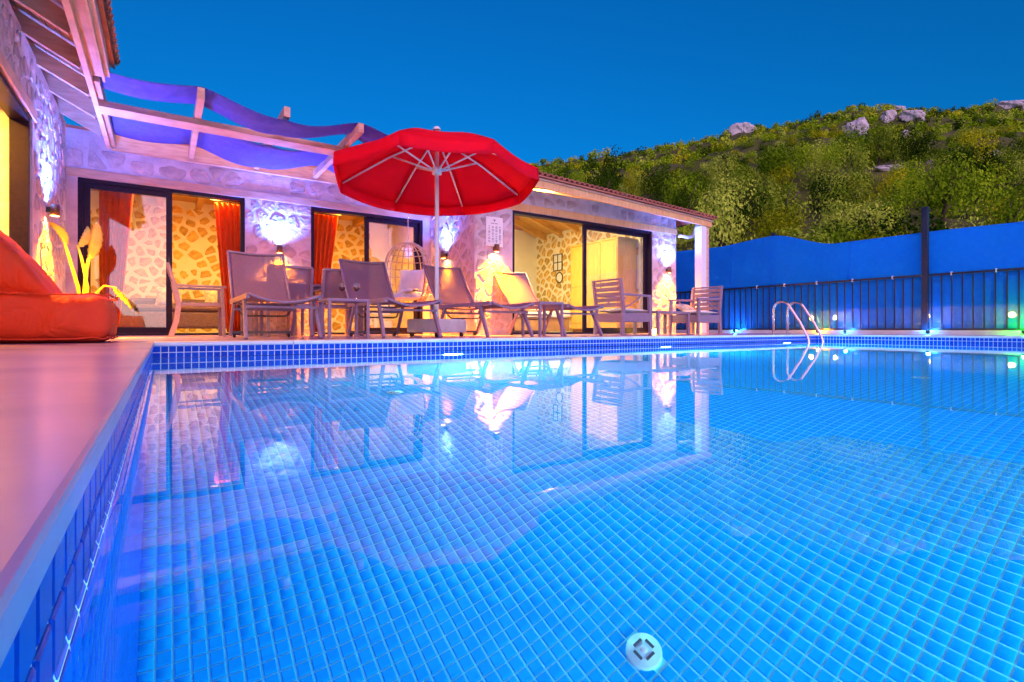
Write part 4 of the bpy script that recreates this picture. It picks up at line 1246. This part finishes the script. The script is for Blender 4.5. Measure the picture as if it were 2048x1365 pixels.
# small coloured spot lamps along the kerb
def ground_spot(y, colr, pw, label, x=FX - .22):
    s = empty('ground_spotlight', (x, y, DZ), 0, label, 'spotlight', 'coloured spotlights along the fence kerb')
    MB().lathe([(0, .001), (.03, .001), (.03, .006), (.006, .01), (.006, .03)], 14).build('spike', M['black'], s)
    m4 = Matrix.Translation((0, 0, .05)) @ Matrix.Rotation(R(25), 4, 'Y')
    MB().lathe([(.006, -.03), (.03, -.025), (.036, .02), (.033, .022), (.03, .0)], 16, m=m4).build('head', M['black'], s)
    MB().lathe([(.031, .010), (.02, .018), (0, .021)], 16, m=m4).build('lens', emit_mat('spot lens', colr, 60), s)
    light('spot_glow', 'POINT', (.03, 0, .10), colr, pw, s, size=.03)
ground_spot(7.40, (.03, .45, 1.0), 2, 'small cyan spotlight at the kerb, the one nearest the porch post')
ground_spot(5.48, (1.0, .42, .02), 2, 'small orange spotlight at the kerb behind the pool ladder')
ground_spot(4.95, (.03, .35, 1.0), 1.6, 'small blue spotlight at the kerb right of the ladder')
ground_spot(3.58, (.05, .40, 1.0), 1.6, 'small blue spotlight at the foot of the tall dark fence post')
ground_spot(2.32, (.02, 1.0, .02), 5, 'bright green spotlight at the kerb at the right picture edge')

# lamps and a low wall in the garden beyond the fence
gw = MB().box(14.6, 14.85, -6, 12, -.1, .62).build('garden_wall', M['curb'], bevel=.02)
tag(gw, 'pale low garden wall seen through the blue net', 'wall')
yl = emit_mat('yellow garden lamp glass', (1.0, .72, .10), 120)
for y, lab in ((6.95, 'yellow garden bollard lamp beyond the fence behind the ladder rails'), (6.35, 'yellow garden bollard lamp beyond the fence right of the ladder'), (4.45, 'yellow garden bollard lamp beyond the tall dark fence post'), (3.05, 'yellow garden bollard lamp beyond the green spotlight')):
    s = empty('bollard_lamp', (14.2, y, -.06), 0, lab, 'garden lamp', 'yellow lamps in the garden beyond the fence')
    MB().lathe([(0, .001), (.05, .001), (.05, .40), (.0, .40)], 16).build('post', M['black'], s)
    MB().lathe([(.02, .40), (.042, .415), (.055, .45), (.042, .487), (.02, .50), (0, .50)], 16).build('globe', yl, s)
    MB().lathe([(0, .525), (.06, .505), (.06, .501), (0, .501)], 16).build('cap', M['black'], s)

# ------------------------------------------------------------------ hill with trees, shrubs and rocks
SK = [(-400, 655), (300, 560), (700, 440), (900, 380), (1055, 330), (1129, 314), (1197, 300), (1263, 294), (1314, 289), (1388, 281), (1421, 271), (1451, 261), (1502, 240), (1548, 236), (1584, 230), (1649, 222), (1700, 210), (1762, 206), (1834, 204), (1894, 207), (1984, 196), (2046, 212), (2300, 230), (2800, 330), (3400, 520), (4200, 650)]
def sky_y(x):
    return float(np.interp(x, [p[0] for p in SK], [p[1] for p in SK]))
ca_, sa_ = math.cos(R(YAW)), math.sin(R(YAW))
D0, D1 = 20.0, 150.0
def w_xy(x, d):
    r = (x - 1024) / F_PX * d
    return ca_ * r + sa_ * d, -sa_ * r + ca_ * d
def hz_noise(x, y):
    return 1.6 * math.sin(x * .11 + 1.3) * math.sin(y * .09) + .9 * math.sin(x * .27 + y * .19) + .4 * math.sin(x * .6 - y * .5)
def terr(x, d):
    zr = (HORIZON - sky_y(x)) / F_PX * D1 - 2.2
    t = max(0.0, (d - D0) / (D1 - D0))
    X, Y = w_xy(x, d)
    if t <= 1:
        z = zr * (t ** 1.06)
    else:
        z = zr * (1 - .5 * (t - 1))
    return z + hz_noise(X, Y) * min(1, t * 4) * (1 if t < .9 else max(0, 1 - (t - .9) * 4)) - .08 * (t <= 0)
hl = MB()
XS = np.linspace(-400, 4200, 170); DS = np.concatenate([np.linspace(D0, D1, 60), [165, 190, 230]])
def hfn(i, j):
    x = XS[i]; d = DS[j]; X, Y = w_xy(x, d); return (X, Y, terr(x, d))
nu, nv = len(XS) - 1, len(DS) - 1
hl.grid(lambda a, b: hfn(round(a * nu), round(b * nv)), nu, nv)
tag(hl.build('hill', M['hill']), kind='structure')

rt = random.Random(21)
def crown(seed, n, leaf, lobes, flat=.8):
    """leaf cards spread through several lumps"""
    q = random.Random(seed); mb = MB(); vs = []; fs = []
    L_ = [(Vector((q.uniform(-.55, .55), q.uniform(-.55, .55), q.uniform(.25, .85) * flat)), q.uniform(.28, .5)) for _ in range(lobes)]
    L_.append((Vector((0, 0, .45 * flat)), .55))
    for i in range(n):
        c, r_ = q.choice(L_)
        while True:
            p = Vector((q.uniform(-1, 1), q.uniform(-1, 1), q.uniform(-1, 1)))
            if .05 < p.length <= 1: break
        p = p.normalized() * (p.length ** .4)
        pos = c + p * r_
        if pos.z < .05: pos.z = .05 + q.random() * .15
        nn = (p + Vector((q.uniform(-.6, .6), q.uniform(-.6, .6), q.uniform(-.2, .8)))).normalized()
        s = nn.orthogonal().normalized(); s.rotate(Matrix.Rotation(q.uniform(0, 6.3), 3, nn)); t = nn.cross(s)
        l = leaf * q.uniform(.6, 1.35); w_ = l * q.uniform(.45, .8)
        k = len(vs)
        vs += [pos - s * l * .5, pos + t * w_ * .5 + nn * w_ * .1, pos + s * l * .5, pos - t * w_ * .5 + nn * w_ * .1]
        fs.append((k, k + 1, k + 2, k + 3))
    return vs, fs
def crown_mesh(name, seed, n, leaf, lobes, mat, flat=.8):
    vs, fs = crown(seed, n, leaf, lobes, flat)
    me = bpy.data.meshes.new(name); me.from_pydata([tuple(v) for v in vs], [], fs); me.materials.append(mat); me.update()
    return me
mats = [M['leaf_olive'], M['leaf_green'], M['leaf_dark'], M['leaf_gold']]
TREE = [crown_mesh('crown', 100 + k, 1900, .078, 12, mats[(0, 0, 1, 2, 0, 3)[k]], 1.0) for k in range(6)]
SHRUB = [crown_mesh('foliage', 200 + k, 900, .10, 8, mats[(0, 1, 2, 3, 0, 1)[k]], .85) for k in range(6)]
def trunk_mesh(seed):
    q = random.Random(seed); mb = MB()
    p0 = [Vector((0, 0, -.25)), Vector((q.uniform(-.06, .06), q.uniform(-.06, .06), .1)), Vector((q.uniform(-.1, .1), q.uniform(-.1, .1), .45))]
    mb.tube(p0, [.07, .055, .04], 7)
    for k in range(4):
        a = q.uniform(0, 6.3)
        mb.tube([p0[1].lerp(p0[2], q.uniform(.3, 1)), p0[2] + Vector((math.cos(a) * .2, math.sin(a) * .2, .15)), p0[2] + Vector((math.cos(a) * .42, math.sin(a) * .42, .38))], [.035, .024, .01], 5)
    return mb.mesh('trunk', M['trunk'])
TRUNK = [trunk_mesh(300 + k) for k in range(3)]

ROCKS = ((1486, 258, 46, 34, 'pale limestone crag on the ridge, the leftmost of the hilltop rocks'),
        (1714, 258, 62, 36, 'big pale limestone outcrop below the ridge above the large golden tree'),
        (1775, 232, 40, 26, 'grey limestone outcrop under the twin ridge shrubs'),
        (1826, 232, 50, 20, 'flat pale limestone ledge right of the grey outcrop'),
        (1813, 272, 14, 30, 'narrow upright pale rock in the middle of the slope'),
        (1915, 302, 40, 16, 'small pale rock group half hidden in shrubs on the right slope'),
        (1985, 308, 30, 16, 'single pale boulder near the right edge of the slope'),
        (2020, 212, 60, 16, 'pale rocky crest at the right end of the ridge'),
        (1780, 335, 46, 12, 'dry stone terrace, left piece on the middle slope'),
        (1850, 328, 60, 11, 'dry stone terrace, middle piece on the middle slope'),
        (1960, 324, 60, 11, 'dry stone terrace, right piece on the middle slope'),
        (1800, 212, 26, 14, 'light boulder on the skyline between shrubs'),
        (1905, 470, 16, 10, 'small pale boulder low on the slope behind the tall post'))
cand = []
tries = 0
pts = []
def ok(X, Y, rad):
    for a, b, r_ in pts:
        if (a - X) ** 2 + (b - Y) ** 2 < ((rad + r_) * .74) ** 2: return False
    return True
while tries < 16000:
    tries += 1
    t = rt.random() ** .62
    d = 23 + (148 - 23) * t
    x = rt.uniform(960, 2180)
    near = d < 62
    rad = rt.uniform(1.5, 2.6) if near else rt.uniform(.9, 2.0)
    X, Y = w_xy(x, d)
    py_ = HORIZON - F_PX * (terr(x, d) + rad * .5 - CAM_Z) / d; pr_ = rad * F_PX / d
    if any(abs(x - a_) < c_ * .5 + pr_ * .15 and b_ - e_ * .3 < py_ < b_ + e_ * .55 + pr_ * .35 for a_, b_, c_, e_, _l in ROCKS): continue
    if ok(X, Y, rad):
        pts.append((X, Y, rad)); cand.append((d, x, X, Y, rad))
cand.sort()
KINDT = {0: 'silvery olive tree', 1: 'silvery olive tree', 2: 'green bushy tree', 3: 'dark evergreen tree', 4: 'silvery olive tree', 5: 'yellow green tree'}
KINDS = ['olive grey shrub', 'green shrub', 'dark evergreen shrub', 'yellow green shrub', 'olive grey shrub', 'green shrub']
nt_ = ns_ = 0
def zone(x, d):
    a = 'above the tiled eave' if x < 1430 else 'left of the ladder rails' if x < 1560 else 'between ladder and tall fence post' if x < 1850 else 'right of the tall fence post'
    return a + (', front row' if d < 45 else ', second row' if d < 70 else ', lower part' if d < 95 else ', upper part')
stuff_v = []; stuff_f = []; stuff_m = []
scr = [crown(400 + k, 90, .30, 5, .85) for k in range(5)]
for d, x, X, Y, rad in cand:
    z = terr(x, d)
    vis = 1035 < x < 2110 and not (x < 1440 and d < 40)
    if d < 70 and vis and nt_ < 150:
        k = rt.choice((0, 0, 1, 2, 2, 3, 3, 4, 5)); h = rad * rt.uniform(1.2, 1.9)
        o = empty('hill_tree', (X, Y, z), rt.uniform(0, 6.3), KINDT[k] + ' ' + zone(x, d), 'tree', 'trees low on the hill: ' + KINDT[k] + ', ' + zone(x, d))
        c = link('crown', TREE[k], o, (0, 0, h * .04), (0, 0, 0), (rad, rad, h))
        link('trunk', rt.choice(TRUNK), o, (0, 0, 0), (0, 0, 0), (rad, rad, h))
        nt_ += 1
    elif vis and ns_ < 285:
        k = rt.randrange(6); h = rad * rt.uniform(.85, 1.35)
        o = link('hill_shrub', SHRUB[k], None, (X, Y, z - .15), (0, 0, rt.uniform(0, 6.3)), (rad, rad, h))
        tag(o, KINDS[k] + ' on the hill ' + zone(x, d), 'shrub', 'shrubs up the hill: ' + KINDS[k] + ', ' + zone(x, d))
        ns_ += 1
    else:
        vs, fs = scr[rt.randrange(5)]; h = rad * rt.uniform(.85, 1.3); a = rt.uniform(0, 6.3); k = len(stuff_v)
        c_, s_ = math.cos(a), math.sin(a)
        stuff_v += [(X + (v.x * c_ - v.y * s_) * rad, Y + (v.x * s_ + v.y * c_) * rad, z - .15 + v.z * h) for v in vs]
        stuff_f += [tuple(k + i for i in f) for f in fs]; stuff_m += [rt.choice((0, 1, 1, 2, 3))] * len(fs)
me = bpy.data.meshes.new('hill_scrub'); me.from_pydata(stuff_v, [], stuff_f)
for m_ in mats: me.materials.append(m_)
me.polygons.foreach_set('material_index', stuff_m); me.update()
tag(link('hill_scrub', me), 'far scrub covering the upper hillside to the ridge', 'scrub', kind='stuff')

def rock_mesh(seed, sub=4):
    q = random.Random(seed); bm = bmesh.new(); bmesh.ops.create_icosphere(bm, subdivisions=sub, radius=1)
    pl_ = [(Vector((q.uniform(-1, 1), q.uniform(-1, 1), q.uniform(-.3, 1))).normalized(), q.uniform(.45, .85)) for _ in range(14)]
    for v in bm.verts:
        n_ = v.co.normalized(); s = 1.0
        for a, dd in pl_:
            c = n_.dot(a)
            if c > 0.05: s = min(s, dd / c)
        v.co = n_ * s * (1 + .16 * math.sin(5 * n_.x + 2 * n_.z + seed) * math.sin(4 * n_.y - 3 * n_.z + seed) + .07 * math.sin(13 * n_.x + seed) * math.sin(12 * n_.y) + q.uniform(-.05, .05))
    me = bpy.data.meshes.new('rock'); bm.to_mesh(me); bm.free(); me.materials.append(M['limestone']); me.update(); return me
ROCK = [rock_mesh(500 + k) for k in range(4)]
for i, (x, y, w_, h_, lab) in enumerate(ROCKS):
    w_ *= .95; h_ *= .95
    # stand the rock where the slope is seen at that height
    lo, hi = 22.0, 149.0
    for _ in range(40):
        mid = (lo + hi) / 2
        yy = HORIZON - F_PX * (terr(x, mid) - CAM_Z) / mid
        if yy > y + h_ * .4: lo = mid
        else: hi = mid
    d = lo; X, Y = w_xy(x, d); s = d / F_PX
    o = link('hill_rock', ROCK[i % 4], None, (X, Y, terr(x, d) + s * h_ * .35), (0, 0, R(-YAW) + rt.uniform(-.4, .4)), (w_ * s * .56, w_ * s * .45, h_ * s * .75))
    tag(o, lab, 'rock', 'limestone rocks on the hill')
